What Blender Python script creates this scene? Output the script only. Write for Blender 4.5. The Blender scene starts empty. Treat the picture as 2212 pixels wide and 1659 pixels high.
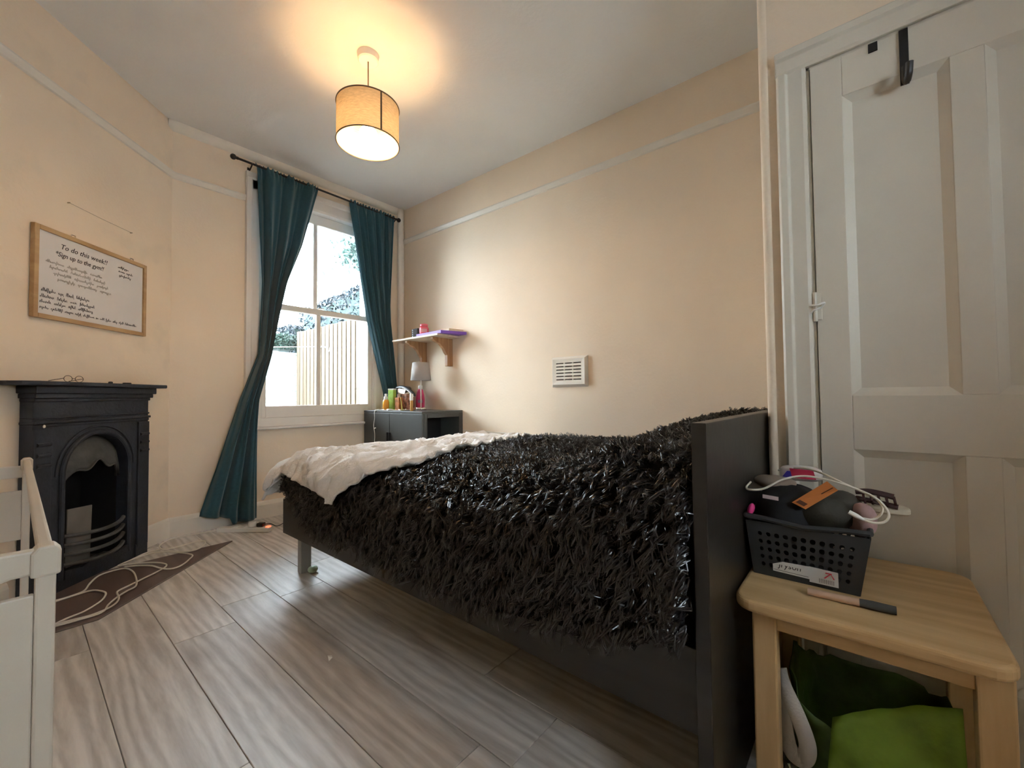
import bpy, bmesh, math, random
import numpy as np
from mathutils import Vector, Matrix, noise as mnoise
random.seed(7); RNG = np.random.default_rng(7)
scene = bpy.context.scene
COL = scene.collection
PI = math.pi
R2 = math.sqrt(2)

# ------------------------------------------------------------------ camera
YAW, PITCH, ROLL = 0.87060, 0.028668, -0.010185
def make_camera():
    f = Vector((math.sin(YAW)*math.cos(PITCH), math.cos(YAW)*math.cos(PITCH), math.sin(PITCH)))
    r = Vector((math.cos(YAW), -math.sin(YAW), 0)); u = r.cross(f)
    r2 = r*math.cos(ROLL)+u*math.sin(ROLL); u2 = u*math.cos(ROLL)-r*math.sin(ROLL)
    cd = bpy.data.cameras.new('camera'); cam = bpy.data.objects.new('camera', cd); COL.objects.link(cam)
    cd.sensor_fit = 'HORIZONTAL'; cd.sensor_width = 36.0; cd.lens = 905.38/2212*36.0
    cd.clip_start = 0.02; cd.clip_end = 200
    m = Matrix((( r2.x,u2.x,-f.x,0),(r2.y,u2.y,-f.y,0),(r2.z,u2.z,-f.z,0.95),(0,0,0,1)))
    cam.matrix_world = m
    scene.camera = cam
make_camera()

# ------------------------------------------------------------------ world, exposure
SKY_STRENGTH = 17.5
BULB = 70.0
world = bpy.data.worlds.new('overcast_sky'); scene.world = world; world.use_nodes = True
wn = world.node_tree.nodes; bg = wn['Background']
bg.inputs['Color'].default_value = (0.80, 0.895, 1.0, 1); bg.inputs['Strength'].default_value = SKY_STRENGTH
vs = scene.view_settings
vs.view_transform = 'Standard'; vs.look = 'None'; vs.gamma = 1.0; vs.use_curve_mapping = False
vs.exposure = 1.16

# ------------------------------------------------------------------ material helpers
MATS = {}
def _nt(name):
    m = bpy.data.materials.new(name); m.use_nodes = True
    nt = m.node_tree; b = nt.nodes['Principled BSDF']
    return m, nt, b
def N(nt, t, **kw):
    n = nt.nodes.new(t)
    for k, v in kw.items(): setattr(n, k, v)
    return n
def mat(name, col, rough=0.5, metal=0.0, var=0.0, vscale=8.0, bump=0.0, bscale=80.0, sheen=0.0, spec=0.5, stretch=None, emit=None, alpha_noise=None):
    if name in MATS: return MATS[name]
    m, nt, b = _nt(name)
    b.inputs['Roughness'].default_value = rough; b.inputs['Metallic'].default_value = metal
    b.inputs['Specular IOR Level'].default_value = spec
    if sheen: b.inputs['Sheen Weight'].default_value = sheen
    tc = N(nt, 'ShaderNodeTexCoord'); mp = N(nt, 'ShaderNodeMapping')
    nt.links.new(tc.outputs['Object'], mp.inputs['Vector'])
    if stretch: mp.inputs['Scale'].default_value = stretch
    nz = N(nt, 'ShaderNodeTexNoise'); nz.inputs['Scale'].default_value = vscale; nz.inputs['Detail'].default_value = 5
    nt.links.new(mp.outputs[0], nz.inputs['Vector'])
    rp = N(nt, 'ShaderNodeValToRGB')
    v = max(var, 0.015)
    rp.color_ramp.elements[0].position = 0.3; rp.color_ramp.elements[1].position = 0.7
    rp.color_ramp.elements[0].color = tuple(max(0, c*(1-v)) for c in col)+(1,)
    rp.color_ramp.elements[1].color = tuple(min(1, c*(1+v)) for c in col)+(1,)
    nt.links.new(nz.outputs['Fac'], rp.inputs['Fac']); nt.links.new(rp.outputs['Color'], b.inputs['Base Color'])
    if bump:
        n2 = N(nt, 'ShaderNodeTexNoise'); n2.inputs['Scale'].default_value = bscale; n2.inputs['Detail'].default_value = 4
        nt.links.new(mp.outputs[0], n2.inputs['Vector'])
        bp = N(nt, 'ShaderNodeBump'); bp.inputs['Strength'].default_value = bump; bp.inputs['Distance'].default_value = 0.01
        nt.links.new(n2.outputs['Fac'], bp.inputs['Height']); nt.links.new(bp.outputs[0], b.inputs['Normal'])
    if emit:
        b.inputs['Emission Color'].default_value = tuple(emit[:3])+(1,); b.inputs['Emission Strength'].default_value = emit[3]
    MATS[name] = m
    return m
def wood(name, c1, c2, axis='Y', scale=1.0, rough=0.4, knots=0.0, randomise=False, knotcol=None):
    """stretched grain along one axis with ring waves; per-object shift so boards differ"""
    if name in MATS: return MATS[name]
    m, nt, b = _nt(name); b.inputs['Roughness'].default_value = rough; b.inputs['Specular IOR Level'].default_value = 0.7 if randomise else 0.5
    tc = N(nt, 'ShaderNodeTexCoord'); mp = N(nt, 'ShaderNodeMapping')
    st = {'X': (0.12, 1, 1), 'Y': (1, 0.12, 1), 'Z': (1, 1, 0.12)}[axis]
    mp.inputs['Scale'].default_value = tuple(s*scale for s in st)
    vec = tc.outputs['Object']
    if randomise:
        oi = N(nt, 'ShaderNodeObjectInfo'); ml = N(nt, 'ShaderNodeMath', operation='MULTIPLY'); ml.inputs[1].default_value = 37.0
        nt.links.new(oi.outputs['Random'], ml.inputs[0])
        cx = N(nt, 'ShaderNodeCombineXYZ')
        for i in range(3): nt.links.new(ml.outputs[0], cx.inputs[i])
        ad = N(nt, 'ShaderNodeVectorMath', operation='ADD'); nt.links.new(vec, ad.inputs[0]); nt.links.new(cx.outputs[0], ad.inputs[1]); vec = ad.outputs[0]
    nt.links.new(vec, mp.inputs['Vector'])
    n1 = N(nt, 'ShaderNodeTexNoise'); n1.inputs['Scale'].default_value = 9; n1.inputs['Detail'].default_value = 6; n1.inputs['Distortion'].default_value = 1.2
    n2 = N(nt, 'ShaderNodeTexNoise'); n2.inputs['Scale'].default_value = 70; n2.inputs['Detail'].default_value = 3
    wv = N(nt, 'ShaderNodeTexWave'); wv.inputs['Scale'].default_value = 3.2; wv.inputs['Distortion'].default_value = 9; wv.inputs['Detail'].default_value = 3; wv.inputs['Detail Scale'].default_value = 1.5
    for n in (n1, n2, wv): nt.links.new(mp.outputs[0], n.inputs['Vector'])
    a1 = N(nt, 'ShaderNodeMath', operation='MULTIPLY_ADD'); a1.inputs[1].default_value = 0.55; nt.links.new(n1.outputs['Fac'], a1.inputs[0])
    a2 = N(nt, 'ShaderNodeMath', operation='MULTIPLY_ADD'); a2.inputs[1].default_value = 0.2; a2.inputs[2].default_value = 0.0
    nt.links.new(n2.outputs['Fac'], a2.inputs[0]); nt.links.new(a2.outputs[0], a1.inputs[2])
    a3 = N(nt, 'ShaderNodeMath', operation='MULTIPLY_ADD'); a3.inputs[1].default_value = 0.22; nt.links.new(wv.outputs['Fac'], a3.inputs[0]); nt.links.new(a1.outputs[0], a3.inputs[2])
    rp = N(nt, 'ShaderNodeValToRGB'); rp.color_ramp.elements[0].position = 0.3; rp.color_ramp.elements[1].position = 0.68
    rp.color_ramp.elements[0].color = tuple(c1)+(1,); rp.color_ramp.elements[1].color = tuple(c2)+(1,)
    nt.links.new(a3.outputs[0], rp.inputs['Fac'])
    out = rp.outputs['Color']
    if knots:
        vo = N(nt, 'ShaderNodeTexNoise'); vo.inputs['Scale'].default_value = 5.5; vo.inputs['Detail'].default_value = 2
        mp2 = N(nt, 'ShaderNodeMapping'); mp2.inputs['Scale'].default_value = {'X': (0.35, 1, 1), 'Y': (1, 0.35, 1), 'Z': (1, 1, 0.35)}[axis]
        nt.links.new(vec, mp2.inputs['Vector']); nt.links.new(mp2.outputs[0], vo.inputs['Vector'])
        kr = N(nt, 'ShaderNodeValToRGB'); kr.color_ramp.elements[0].position = 0.60; kr.color_ramp.elements[1].position = 0.74
        kr.color_ramp.elements[0].color = (0, 0, 0, 1); kr.color_ramp.elements[1].color = (knots, knots, knots, 1)
        nt.links.new(vo.outputs['Fac'], kr.inputs['Fac'])
        mx = N(nt, 'ShaderNodeMixRGB'); nt.links.new(kr.outputs['Color'], mx.inputs['Fac']); nt.links.new(out, mx.inputs[1])
        mx.inputs[2].default_value = tuple(knotcol or [c*0.5 for c in c1])+(1,)
        out = mx.outputs[0]
    if randomise:
        hs = N(nt, 'ShaderNodeHueSaturation'); mr = N(nt, 'ShaderNodeMapRange'); mr.inputs['To Min'].default_value = 0.86; mr.inputs['To Max'].default_value = 1.12
        nt.links.new(oi.outputs['Random'], mr.inputs['Value']); nt.links.new(mr.outputs[0], hs.inputs['Value']); nt.links.new(out, hs.inputs['Color']); out = hs.outputs[0]
    nt.links.new(out, b.inputs['Base Color'])
    bp = N(nt, 'ShaderNodeBump'); bp.inputs['Strength'].default_value = 0.06; bp.inputs['Distance'].default_value = 0.004
    nt.links.new(n2.outputs['Fac'], bp.inputs['Height']); nt.links.new(bp.outputs[0], b.inputs['Normal'])
    MATS[name] = m; return m
def glassmat(name, tint=(0.96, 0.98, 0.98)):
    if name in MATS: return MATS[name]
    m, nt, b = _nt(name); nt.nodes.remove(b)
    out = nt.nodes['Material Output']
    t = N(nt, 'ShaderNodeBsdfTransparent'); t.inputs['Color'].default_value = tint+(1,)
    g = N(nt, 'ShaderNodeBsdfGlossy'); g.inputs['Roughness'].default_value = 0.02
    fr = N(nt, 'ShaderNodeFresnel'); fr.inputs['IOR'].default_value = 1.35
    mx = N(nt, 'ShaderNodeMixShader')
    nt.links.new(fr.outputs[0], mx.inputs[0]); nt.links.new(t.outputs[0], mx.inputs[1]); nt.links.new(g.outputs[0], mx.inputs[2]); nt.links.new(mx.outputs[0], out.inputs['Surface'])
    MATS[name] = m; return m

# ------------------------------------------------------------------ mesh helpers
ORG = {}
class MB:
    def __init__(s): s.v = []; s.f = []
    def add(s, vs, fs):
        o = len(s.v); s.v += [tuple(p) for p in vs]; s.f += [tuple(i+o for i in f) for f in fs]; return s
    def box(s, x0, x1, y0, y1, z0, z1):
        if x0 > x1: x0, x1 = x1, x0
        if y0 > y1: y0, y1 = y1, y0
        if z0 > z1: z0, z1 = z1, z0
        return s.add([(x0,y0,z0),(x1,y0,z0),(x1,y1,z0),(x0,y1,z0),(x0,y0,z1),(x1,y0,z1),(x1,y1,z1),(x0,y1,z1)],
                     [(0,3,2,1),(4,5,6,7),(0,1,5,4),(1,2,6,5),(2,3,7,6),(3,0,4,7)])
    def prism(s, poly, axis, a, b):
        """poly: 2-D outline in the other two axes (xy / xz / yz order), extruded from a to b along axis"""
        def P(p, t): return {'z': (p[0], p[1], t), 'y': (p[0], t, p[1]), 'x': (t, p[0], p[1])}[axis]
        n = len(poly); vs = [P(p, a) for p in poly]+[P(p, b) for p in poly]
        fs = [tuple(range(n))[::-1], tuple(range(n, 2*n))]+[(i, (i+1) % n, n+(i+1) % n, n+i) for i in range(n)]
        return s.add(vs, fs)
    def tube(s, pts, r, n=8, closed=False, flat=1.0):
        pts = [Vector(p) for p in pts]; m = len(pts); rs = r if isinstance(r, (list, tuple)) else [r]*m
        nrm = None; rings = []
        for i, p in enumerate(pts):
            if closed: t = (pts[(i+1) % m]-pts[i-1])
            else: t = pts[min(i+1, m-1)]-pts[max(i-1, 0)]
            if t.length < 1e-9: t = Vector((0, 0, 1))
            t.normalize()
            if nrm is None:
                nrm = t.orthogonal().normalized()
            else:
                nrm = (nrm-t*nrm.dot(t))
                nrm = nrm.normalized() if nrm.length > 1e-6 else t.orthogonal().normalized()
            bn = t.cross(nrm)
            rings.append([p+nrm*math.cos(2*PI*k/n)*rs[i]+bn*math.sin(2*PI*k/n)*rs[i]*flat for k in range(n)])
        vs = [q for g in rings for q in g]; fs = []
        for i in range(m if closed else m-1):
            j = (i+1) % m
            for k in range(n): fs.append((i*n+k, i*n+(k+1) % n, j*n+(k+1) % n, j*n+k))
        if not closed:
            fs.append(tuple(range(n))[::-1]); fs.append(tuple((m-1)*n+k for k in range(n)))
        return s.add(vs, fs)
    def lathe(s, prof, n=24, c=(0, 0, 0), capb=True, capt=True):
        vs = []; fs = []; m = len(prof)
        for r, z in prof:
            for k in range(n): vs.append((c[0]+r*math.cos(2*PI*k/n), c[1]+r*math.sin(2*PI*k/n), c[2]+z))
        for i in range(m-1):
            for k in range(n): fs.append((i*n+k, i*n+(k+1) % n, (i+1)*n+(k+1) % n, (i+1)*n+k))
        if capb: fs.append(tuple(range(n))[::-1])
        if capt: fs.append(tuple((m-1)*n+k for k in range(n)))
        return s.add(vs, fs)
    def grid(s, P):
        """P[i][j] points"""
        a = len(P); b = len(P[0]); vs = [q for row in P for q in row]
        return s.add(vs, [(i*b+j, i*b+j+1, (i+1)*b+j+1, (i+1)*b+j) for i in range(a-1) for j in range(b-1)])
    def ball(s, c, r, n=14, m=9, sq=1.0):
        rx, ry, rz = r if isinstance(r, (tuple, list)) else (r, r, r)
        prof = []
        vs = []; fs = []
        def pw(v): return math.copysign(abs(v)**sq, v)
        for i in range(m+1):
            th = PI*i/m-PI/2
            for k in range(n):
                ph = 2*PI*k/n
                vs.append((c[0]+rx*pw(math.cos(th))*pw(math.cos(ph)), c[1]+ry*pw(math.cos(th))*pw(math.sin(ph)), c[2]+rz*pw(math.sin(th))))
        for i in range(m):
            for k in range(n): fs.append((i*n+k, i*n+(k+1) % n, (i+1)*n+(k+1) % n, (i+1)*n+k))
        return s.add(vs, fs)
    def xform(s, M):
        s.v = [tuple(M @ Vector(p)) for p in s.v]; return s
    def build(s, name, m, parent=None, bevel=0, smooth=False, solid=0, sub=0, local=False, segs=2, angle=35, kind=None):
        me = bpy.data.meshes.new(name)
        o = bpy.data.objects.new(name, me); COL.objects.link(o)
        org = Vector((0, 0, 0))
        vs = s.v
        if parent is not None:
            o.parent = parent; org = ORG.get(parent.name, Vector((0, 0, 0)))
            if not local and org.length: vs = [(p[0]-org.x, p[1]-org.y, p[2]-org.z) for p in vs]
            ORG[o.name] = org
        me.from_pydata(vs, [], s.f); me.validate(); me.update()
        bm = bmesh.new(); bm.from_mesh(me); bmesh.ops.remove_doubles(bm, verts=bm.verts, dist=1e-6); bmesh.ops.recalc_face_normals(bm, faces=bm.faces); bm.to_mesh(me); bm.free()
        me.materials.append(m)
        if smooth:
            me.shade_smooth(); me.set_sharp_from_angle(angle=math.radians(angle))
        if solid:
            d = o.modifiers.new('Solidify', 'SOLIDIFY'); d.thickness = solid; d.offset = 0
        if bevel:
            d = o.modifiers.new('Bevel', 'BEVEL'); d.width = bevel; d.segments = segs; d.limit_method = 'ANGLE'; d.angle_limit = math.radians(40); d.harden_normals = False
        if sub:
            d = o.modifiers.new('Subdivision', 'SUBSURF'); d.levels = sub; d.render_levels = sub
        if kind: o['kind'] = kind
        return o
def tag(o, label, cat, group=None, kind=None):
    o['label'] = label; o['category'] = cat
    if group: o['group'] = group
    if kind: o['kind'] = kind
    return o
def thing(name, label, cat, loc=(0, 0, 0), rotz=0.0, group=None, kind=None):
    o = bpy.data.objects.new(name, None); COL.objects.link(o); o.empty_display_size = 0.1
    o.location = loc; o.rotation_euler = (0, 0, rotz); ORG[o.name] = Vector(loc)
    if kind: o['kind'] = kind
    if label: o['label'] = label
    if cat: o['category'] = cat
    if group: o['group'] = group
    return o
def struct(o, label=None):
    o['kind'] = 'structure'
    if label: o['label'] = label
    return o
def lerp(a, b, t): return a+(b-a)*t
def smooth01(t): t = max(0, min(1, t)); return t*t*(3-2*t)
def catmull(pts, n=6, closed=False):
    P = [Vector(p) for p in pts]; out = []; m = len(P)
    rng = range(m) if closed else range(m-1)
    for i in rng:
        if closed: a, b, c, d = P[i-1], P[i], P[(i+1) % m], P[(i+2) % m]
        else: a, b, c, d = P[max(i-1, 0)], P[i], P[i+1], P[min(i+2, m-1)]
        for k in range(n):
            t = k/n
            out.append(0.5*((2*b)+(c-a)*t+(2*a-5*b+4*c-d)*t*t+(3*b-a-3*c+d)*t**3))
    if not closed: out.append(P[-1])
    return out
def nz(x, y, z=0.0, s=1.0): return mnoise.noise(Vector((x*s, y*s, z*s)))
def text_mesh(body, size, extrude=0.0004, shear=0.0, offset=0.0):
    cu = bpy.data.curves.new('txt', 'FONT'); cu.body = body; cu.size = size; cu.extrude = extrude; cu.shear = shear; cu.offset = offset
    cu.resolution_u = 2
    o = bpy.data.objects.new('txt', cu); COL.objects.link(o)
    bpy.context.view_layer.update()
    dg = bpy.context.evaluated_depsgraph_get()
    me = bpy.data.meshes.new_from_object(o.evaluated_get(dg))
    bpy.data.objects.remove(o); bpy.data.curves.remove(cu)
    vs = [tuple(v.co) for v in me.vertices]; fs = [tuple(p.vertices) for p in me.polygons]
    bpy.data.meshes.remove(me)
    return vs, fs

# ------------------------------------------------------------------ palette
WALL = (0.86, 0.72, 0.555)
def wallmat(name, col, stain=False):
    if name in MATS: return MATS[name]
    m, nt, b = _nt(name); b.inputs['Roughness'].default_value = 0.62; b.inputs['Specular IOR Level'].default_value = 0.3
    tc = N(nt, 'ShaderNodeTexCoord')
    n1 = N(nt, 'ShaderNodeTexNoise'); n1.inputs['Scale'].default_value = 2.2; n1.inputs['Detail'].default_value = 4
    nt.links.new(tc.outputs['Object'], n1.inputs['Vector'])
    rp = N(nt, 'ShaderNodeValToRGB'); rp.color_ramp.elements[0].position = 0.3; rp.color_ramp.elements[1].position = 0.7
    rp.color_ramp.elements[0].color = tuple(c*0.965 for c in col)+(1,); rp.color_ramp.elements[1].color = tuple(min(1, c*1.02) for c in col)+(1,)
    nt.links.new(n1.outputs['Fac'], rp.inputs['Fac']); out = rp.outputs['Color']
    if stain:
        n3 = N(nt, 'ShaderNodeTexNoise'); n3.inputs['Scale'].default_value = 3.4; n3.inputs['Detail'].default_value = 6
        nt.links.new(tc.outputs['Object'], n3.inputs['Vector'])
        r3 = N(nt, 'ShaderNodeValToRGB'); r3.color_ramp.elements[0].position = 0.56; r3.color_ramp.elements[1].position = 0.75
        r3.color_ramp.elements[0].color = (0, 0, 0, 1); r3.color_ramp.elements[1].color = (0.5, 0.5, 0.5, 1)
        nt.links.new(n3.outputs['Fac'], r3.inputs['Fac'])
        mx = N(nt, 'ShaderNodeMixRGB'); nt.links.new(r3.outputs['Color'], mx.inputs['Fac']); nt.links.new(out, mx.inputs[1]); mx.inputs[2].default_value = (0.62, 0.55, 0.44, 1)
        out = mx.outputs[0]
    nt.links.new(out, b.inputs['Base Color'])
    n2 = N(nt, 'ShaderNodeTexNoise'); n2.inputs['Scale'].default_value = 55; n2.inputs['Detail'].default_value = 5
    n4 = N(nt, 'ShaderNodeTexNoise'); n4.inputs['Scale'].default_value = 5
    for n in (n2, n4): nt.links.new(tc.outputs['Object'], n.inputs['Vector'])
    ad = N(nt, 'ShaderNodeMath', operation='MULTIPLY_ADD'); ad.inputs[1].default_value = 2.2
    nt.links.new(n4.outputs['Fac'], ad.inputs[0]); nt.links.new(n2.outputs['Fac'], ad.inputs[2])
    bp = N(nt, 'ShaderNodeBump'); bp.inputs['Strength'].default_value = 0.16; bp.inputs['Distance'].default_value = 0.008
    nt.links.new(ad.outputs[0], bp.inputs['Height']); nt.links.new(bp.outputs[0], b.inputs['Normal'])
    MATS[name] = m; return m
M_wall = wallmat('cream_plaster', WALL)
M_wall_st = wallmat('stained_cream_plaster', WALL, True)
M_ceil = wallmat('ceiling_paint', (0.83, 0.82, 0.78))
M_trim = mat('cream_gloss_paint', (0.80, 0.745, 0.65), 0.35, bump=0.05, bscale=30)
M_sash = mat('sash_paint', (0.76, 0.72, 0.66), 0.35, bump=0.04, bscale=40)
M_door = mat('door_paint', (0.70, 0.65, 0.55), 0.42, var=0.02, bump=0.06, bscale=25)
M_iron = mat('blue_black_cast_iron', (0.022, 0.026, 0.036), 0.5, var=0.25, vscale=14, bump=0.25, bscale=60)
M_iron2 = mat('grey_dusty_iron', (0.060, 0.060, 0.056), 0.6, var=0.3, vscale=20, bump=0.3, bscale=50)
M_soot = mat('soot', (0.008, 0.008, 0.009), 0.9, var=0.3)
M_black = mat('black_plastic', (0.012, 0.012, 0.013), 0.45)
M_blackwood = mat('black_brown_veneer', (0.022, 0.019, 0.017), 0.36, var=0.2, vscale=30, stretch=(1, 0.1, 1), bump=0.04, bscale=40)
M_cab = mat('dark_grey_lacquer', (0.050, 0.052, 0.048), 0.38, var=0.06, bump=0.03, bscale=60)
M_cabin = mat('cabinet_inside_dark', (0.010, 0.011, 0.014), 0.6)
M_white = mat('white_plastic', (0.80, 0.79, 0.75), 0.35)
M_wcable = mat('cream_cable', (0.74, 0.70, 0.60), 0.45)
M_curt = mat('teal_cotton', (0.016, 0.075, 0.100), 0.85, var=0.12, vscale=60, bump=0.25, bscale=300, sheen=0.3)
M_rod = mat('rod_bronze', (0.035, 0.028, 0.028), 0.4, metal=0.6)
M_pine = wood('pine', (0.56, 0.34, 0.14), (0.72, 0.49, 0.24), axis='Y', scale=1.6, rough=0.42, knots=0.5, knotcol=(0.40, 0.20, 0.07))
M_pinez = wood('pine_legs', (0.56, 0.34, 0.14), (0.72, 0.49, 0.24), axis='Z', scale=1.6, rough=0.42)
M_oakb = wood('bracket_wood', (0.33, 0.16, 0.07), (0.48, 0.27, 0.13), axis='Z', scale=2.0, rough=0.5)
M_shelf = wood('shelf_board', (0.55, 0.43, 0.30), (0.66, 0.54, 0.40), axis='Y', scale=1.4, rough=0.5)
M_floor = wood('grey_oak_laminate', (0.45, 0.41, 0.37), (0.74, 0.70, 0.655), axis='Y', scale=2.3, rough=0.47, knots=0.42, randomise=True, knotcol=(0.24, 0.185, 0.14))
M_gap = mat('dark_backing', (0.05, 0.04, 0.03), 0.9)  # dark base seen in the plank joints, also used behind the door
M_hearth = wood('dark_hearth_board', (0.105, 0.065, 0.055), (0.15, 0.10, 0.085), axis='Y', scale=0.8, rough=0.5)
M_framew = wood('light_wood_frame', (0.42, 0.25, 0.11), (0.56, 0.37, 0.18), axis='X', scale=2.0, rough=0.45)
M_chrome = mat('brushed_chrome', (0.72, 0.70, 0.66), 0.25, metal=1.0)
M_glass = glassmat('window_glass')

# ------------------------------------------------------------------ the room
YW, XR = 3.692, 2.60          # window wall, right wall
XD, YD = 1.60, 0.243          # door wall, its return
XL, YB = -1.10, -1.35         # left wall, back wall
def ceil_z(y): return 2.905-0.0175*(YW-y)

# floor: sub-floor with separate planks
fl = struct(MB().box(XL-0.1, XR+0.1, YB-0.1, YW+0.25, -0.08, -0.012).build('floor', M_gap), 'pale grey oak laminate floor')
PW, PL = 0.2115, 1.45
k0 = -7; plank_no = 0
ends = {0: 1.257, 1: 2.077, 2: 0.83, 3: 0.72}     # one visible board end for some rows
for k in range(-7, 13):
    x0 = 0.2+PW*k; x1 = x0+PW
    x0c, x1c = max(x0, XL), min(x1, XR)
    if x1c-x0c < 0.01: continue
    e = ends.get(k, (k*0.617) % PL)
    y = e-PL*5
    while y < YW:
        a, b_ = max(y, YB), min(y+PL, YW+0.01)
        if b_-a > 0.02 and not (x0c >= XD+0.1 and b_ < 0.1):
            g = 0.0011
            MB().box(x0c+g, x1c-g, a+g, b_-g, -0.012, 0.0).build('plank', M_floor, fl, bevel=0.0012, segs=1)
        y += PL

# ceiling (falls a little towards the door)
c = MB(); y0, y1 = YB-0.1, YW+0.05
c.add([(XL-0.1, y0, ceil_z(y0)), (XR+0.1, y0, ceil_z(y0)), (XR+0.1, y1, ceil_z(y1)), (XL-0.1, y1, ceil_z(y1)),
       (XL-0.1, y0, 3.15), (XR+0.1, y0, 3.15), (XR+0.1, y1, 3.15), (XL-0.1, y1, 3.15)],
      [(0,3,2,1),(4,5,6,7),(0,1,5,4),(1,2,6,5),(2,3,7,6),(3,0,4,7)])
struct(c.build('ceiling', M_ceil), 'pale painted ceiling')
# right wall
struct(MB().box(XR, XR+0.12, YD-0.3, YW+0.3, -0.02, 3.0).build('wall_right', M_wall), 'cream plaster wall behind the bed')
# window wall with its opening
WX0, WX1, WZ0, WZ1, WT = 1.235, 2.292, 0.74, 2.66, 0.27
w = MB()
w.box(0.40, WX0, YW, YW+WT, -0.02, 3.0); w.box(WX1, XR+0.12, YW, YW+WT, -0.02, 3.0)
w.box(WX0, WX1, YW, YW+WT, -0.02, WZ0); w.box(WX0, WX1, YW, YW+WT, WZ1, 3.0)
struct(w.build('wall_window', M_wall), 'cream plaster wall around the sash window')
# diagonal chimney wall
def diag(s, off=0.0):       # point s metres along, off metres out of the wall into the room
    x = (s*R2-3.0)/2; y = (s*R2+3.0)/2
    return x+off/R2, y-off/R2
def diag_prism(poly, s0, s1):
    """poly in (off,z), extruded along the diagonal wall"""
    n = len(poly); vs = []
    for s in (s0, s1):
        for o_, z in poly:
            x, y = diag(s, o_); vs.append((x, y, z))
    return MB().add(vs, [tuple(range(n))[::-1], tuple(range(n, 2*n))]+[(i, (i+1) % n, n+(i+1) % n, n+i) for i in range(n)])
def diag_box(s0, s1, z0, z1, d): return diag_prism([(0, z0), (0, z1), (-d, z1), (-d, z0)], s0, s1)
dw = MB()
for q in ((0.4, 2.25, -0.02, 3.0), (2.72, 3.16, -0.02, 3.0), (2.25, 2.72, 0.83, 3.0)):
    t_ = diag_box(*q, 0.12); dw.add(t_.v, t_.f)
struct(dw.build('wall_diagonal', M_wall_st), 'cream chimney wall set across the corner')
VX0, VX1, VZ0, VZ1 = 0.05, 0.65, 1.30, 1.90       # added window behind the camera, unseen
w = MB(); w.box(XL-0.12, VX0, YB-0.14, YB, -0.02, 3.0); w.box(VX1, XD+0.2, YB-0.14, YB, -0.02, 3.0); w.box(VX0, VX1, YB-0.14, YB, -0.02, VZ0); w.box(VX0, VX1, YB-0.14, YB, VZ1, 3.0)
struct(w.build('wall_back', M_wall))
struct(MB().box(XL-0.12, XL, YB, 2.2, -0.02, 3.0).build('wall_left', M_wall))
# door wall with its opening, and the return beside the bed
DY0, DY1, DZ = -0.57, 0.115, 1.975
w = MB()
w.box(XD, XD+0.12, DY1+0.005, YD, -0.02, 3.0); w.box(XD, XD+0.12, YB-0.1, DY0-0.005, -0.02, 3.0); w.box(XD, XD+0.12, DY0-0.005, DY1+0.005, DZ+0.005, 3.0)
struct(w.build('wall_door', M_wall), 'cream plaster wall around the white door')
struct(MB().tube([(XD+0.010, YD-0.010, 0.0), (XD+0.010, YD-0.010, 2.86)], 0.0155, 16).build('trim_9', M_wall, smooth=True, angle=60), 'rounded plaster corner beside the door frame')
struct(MB().box(XD+0.11, XR+0.05, YD-0.12, YD-0.003, -0.02, 3.0).build('wall_return', M_wall))

# picture rails, cornice, boxing, baseboards
RAILP = [(0, 0), (0.012, 0.004), (0.016, 0.014), (0.022, 0.020), (0.026, 0.034), (0.022, 0.045), (0.010, 0.050), (0, 0.050)]
def rail_right(name):
    m = MB(); vs = []
    for y, dz in ((YD-0.01, 2.490), (YW-0.05, 2.540)):
        for o_, z in RAILP: vs.append((XR-o_, y, z+dz))
    n = len(RAILP)
    m.add(vs, [tuple(range(n)), tuple(range(n, 2*n))[::-1]]+[(i, (i+1) % n, n+(i+1) % n, n+i) for i in range(n)])
    return m.build(name, M_trim, smooth=True, angle=30)
struct(rail_right('trim_1'), 'picture rail along the wall behind the bed')
struct(MB().prism([(YW-o_, z+2.505) for o_, z in RAILP], 'x', 0.69, 1.145).build('trim_2', M_trim, smooth=True, angle=30), 'short picture rail left of the window')
struct(diag_prism([(o_, z+2.505) for o_, z in RAILP], 0.6, 3.128).build('trim_3', M_trim, smooth=True, angle=30), 'picture rail across the chimney wall')
cov = [(YW, 2.845)]+[(YW-0.045*math.sin(t*PI/2/5), 2.905-0.06*math.cos(t*PI/2/5)) for t in range(6)]+[(YW, 2.92)]
struct(MB().prism(cov, 'x', 0.66, XR).build('trim_4', M_trim, smooth=True, angle=60), 'rounded cornice above the curtain rod')
pp = MB(); pp.tube([(XR-0.036, YW-0.036, 0.0), (XR-0.036, YW-0.036, 2.90)], 0.034, 14)
struct(pp.build('trim_5', M_trim, smooth=True, angle=60), 'painted corner pipe beside the window')
SK = [(0, 0), (0.018, 0), (0.018, 0.105), (0.012, 0.125), (0.006, 0.135), (0, 0.135)]
struct(MB().prism([(YW-o_, z) for o_, z in SK], 'x', 0.695, 2.6).build('baseboard_window', M_trim, bevel=0.002))
struct(diag_prism(SK, 2.845, 3.118).build('baseboard_diagonal', M_trim, bevel=0.002))
struct(diag_prism(SK, 0.4, 2.10).build('baseboard_chimney', M_trim, bevel=0.002))
struct(MB().prism([(XR-o_, z) for o_, z in SK], 'y', YD, YW).build('baseboard_right', M_trim, bevel=0.002))
# long straight plaster ridge low on the right wall
struct(MB().box(XR-0.004, XR, 1.2, 3.5, 0.640, 0.652).build('trim_6', M_trim, bevel=0.002), 'thin ledge low on the wall behind the bed')

# ------------------------------------------------------------------ window
win = thing('window_1', 'tall cream sash window with four panes', None, (1.765, YW, 0.74), kind='structure')
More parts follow.
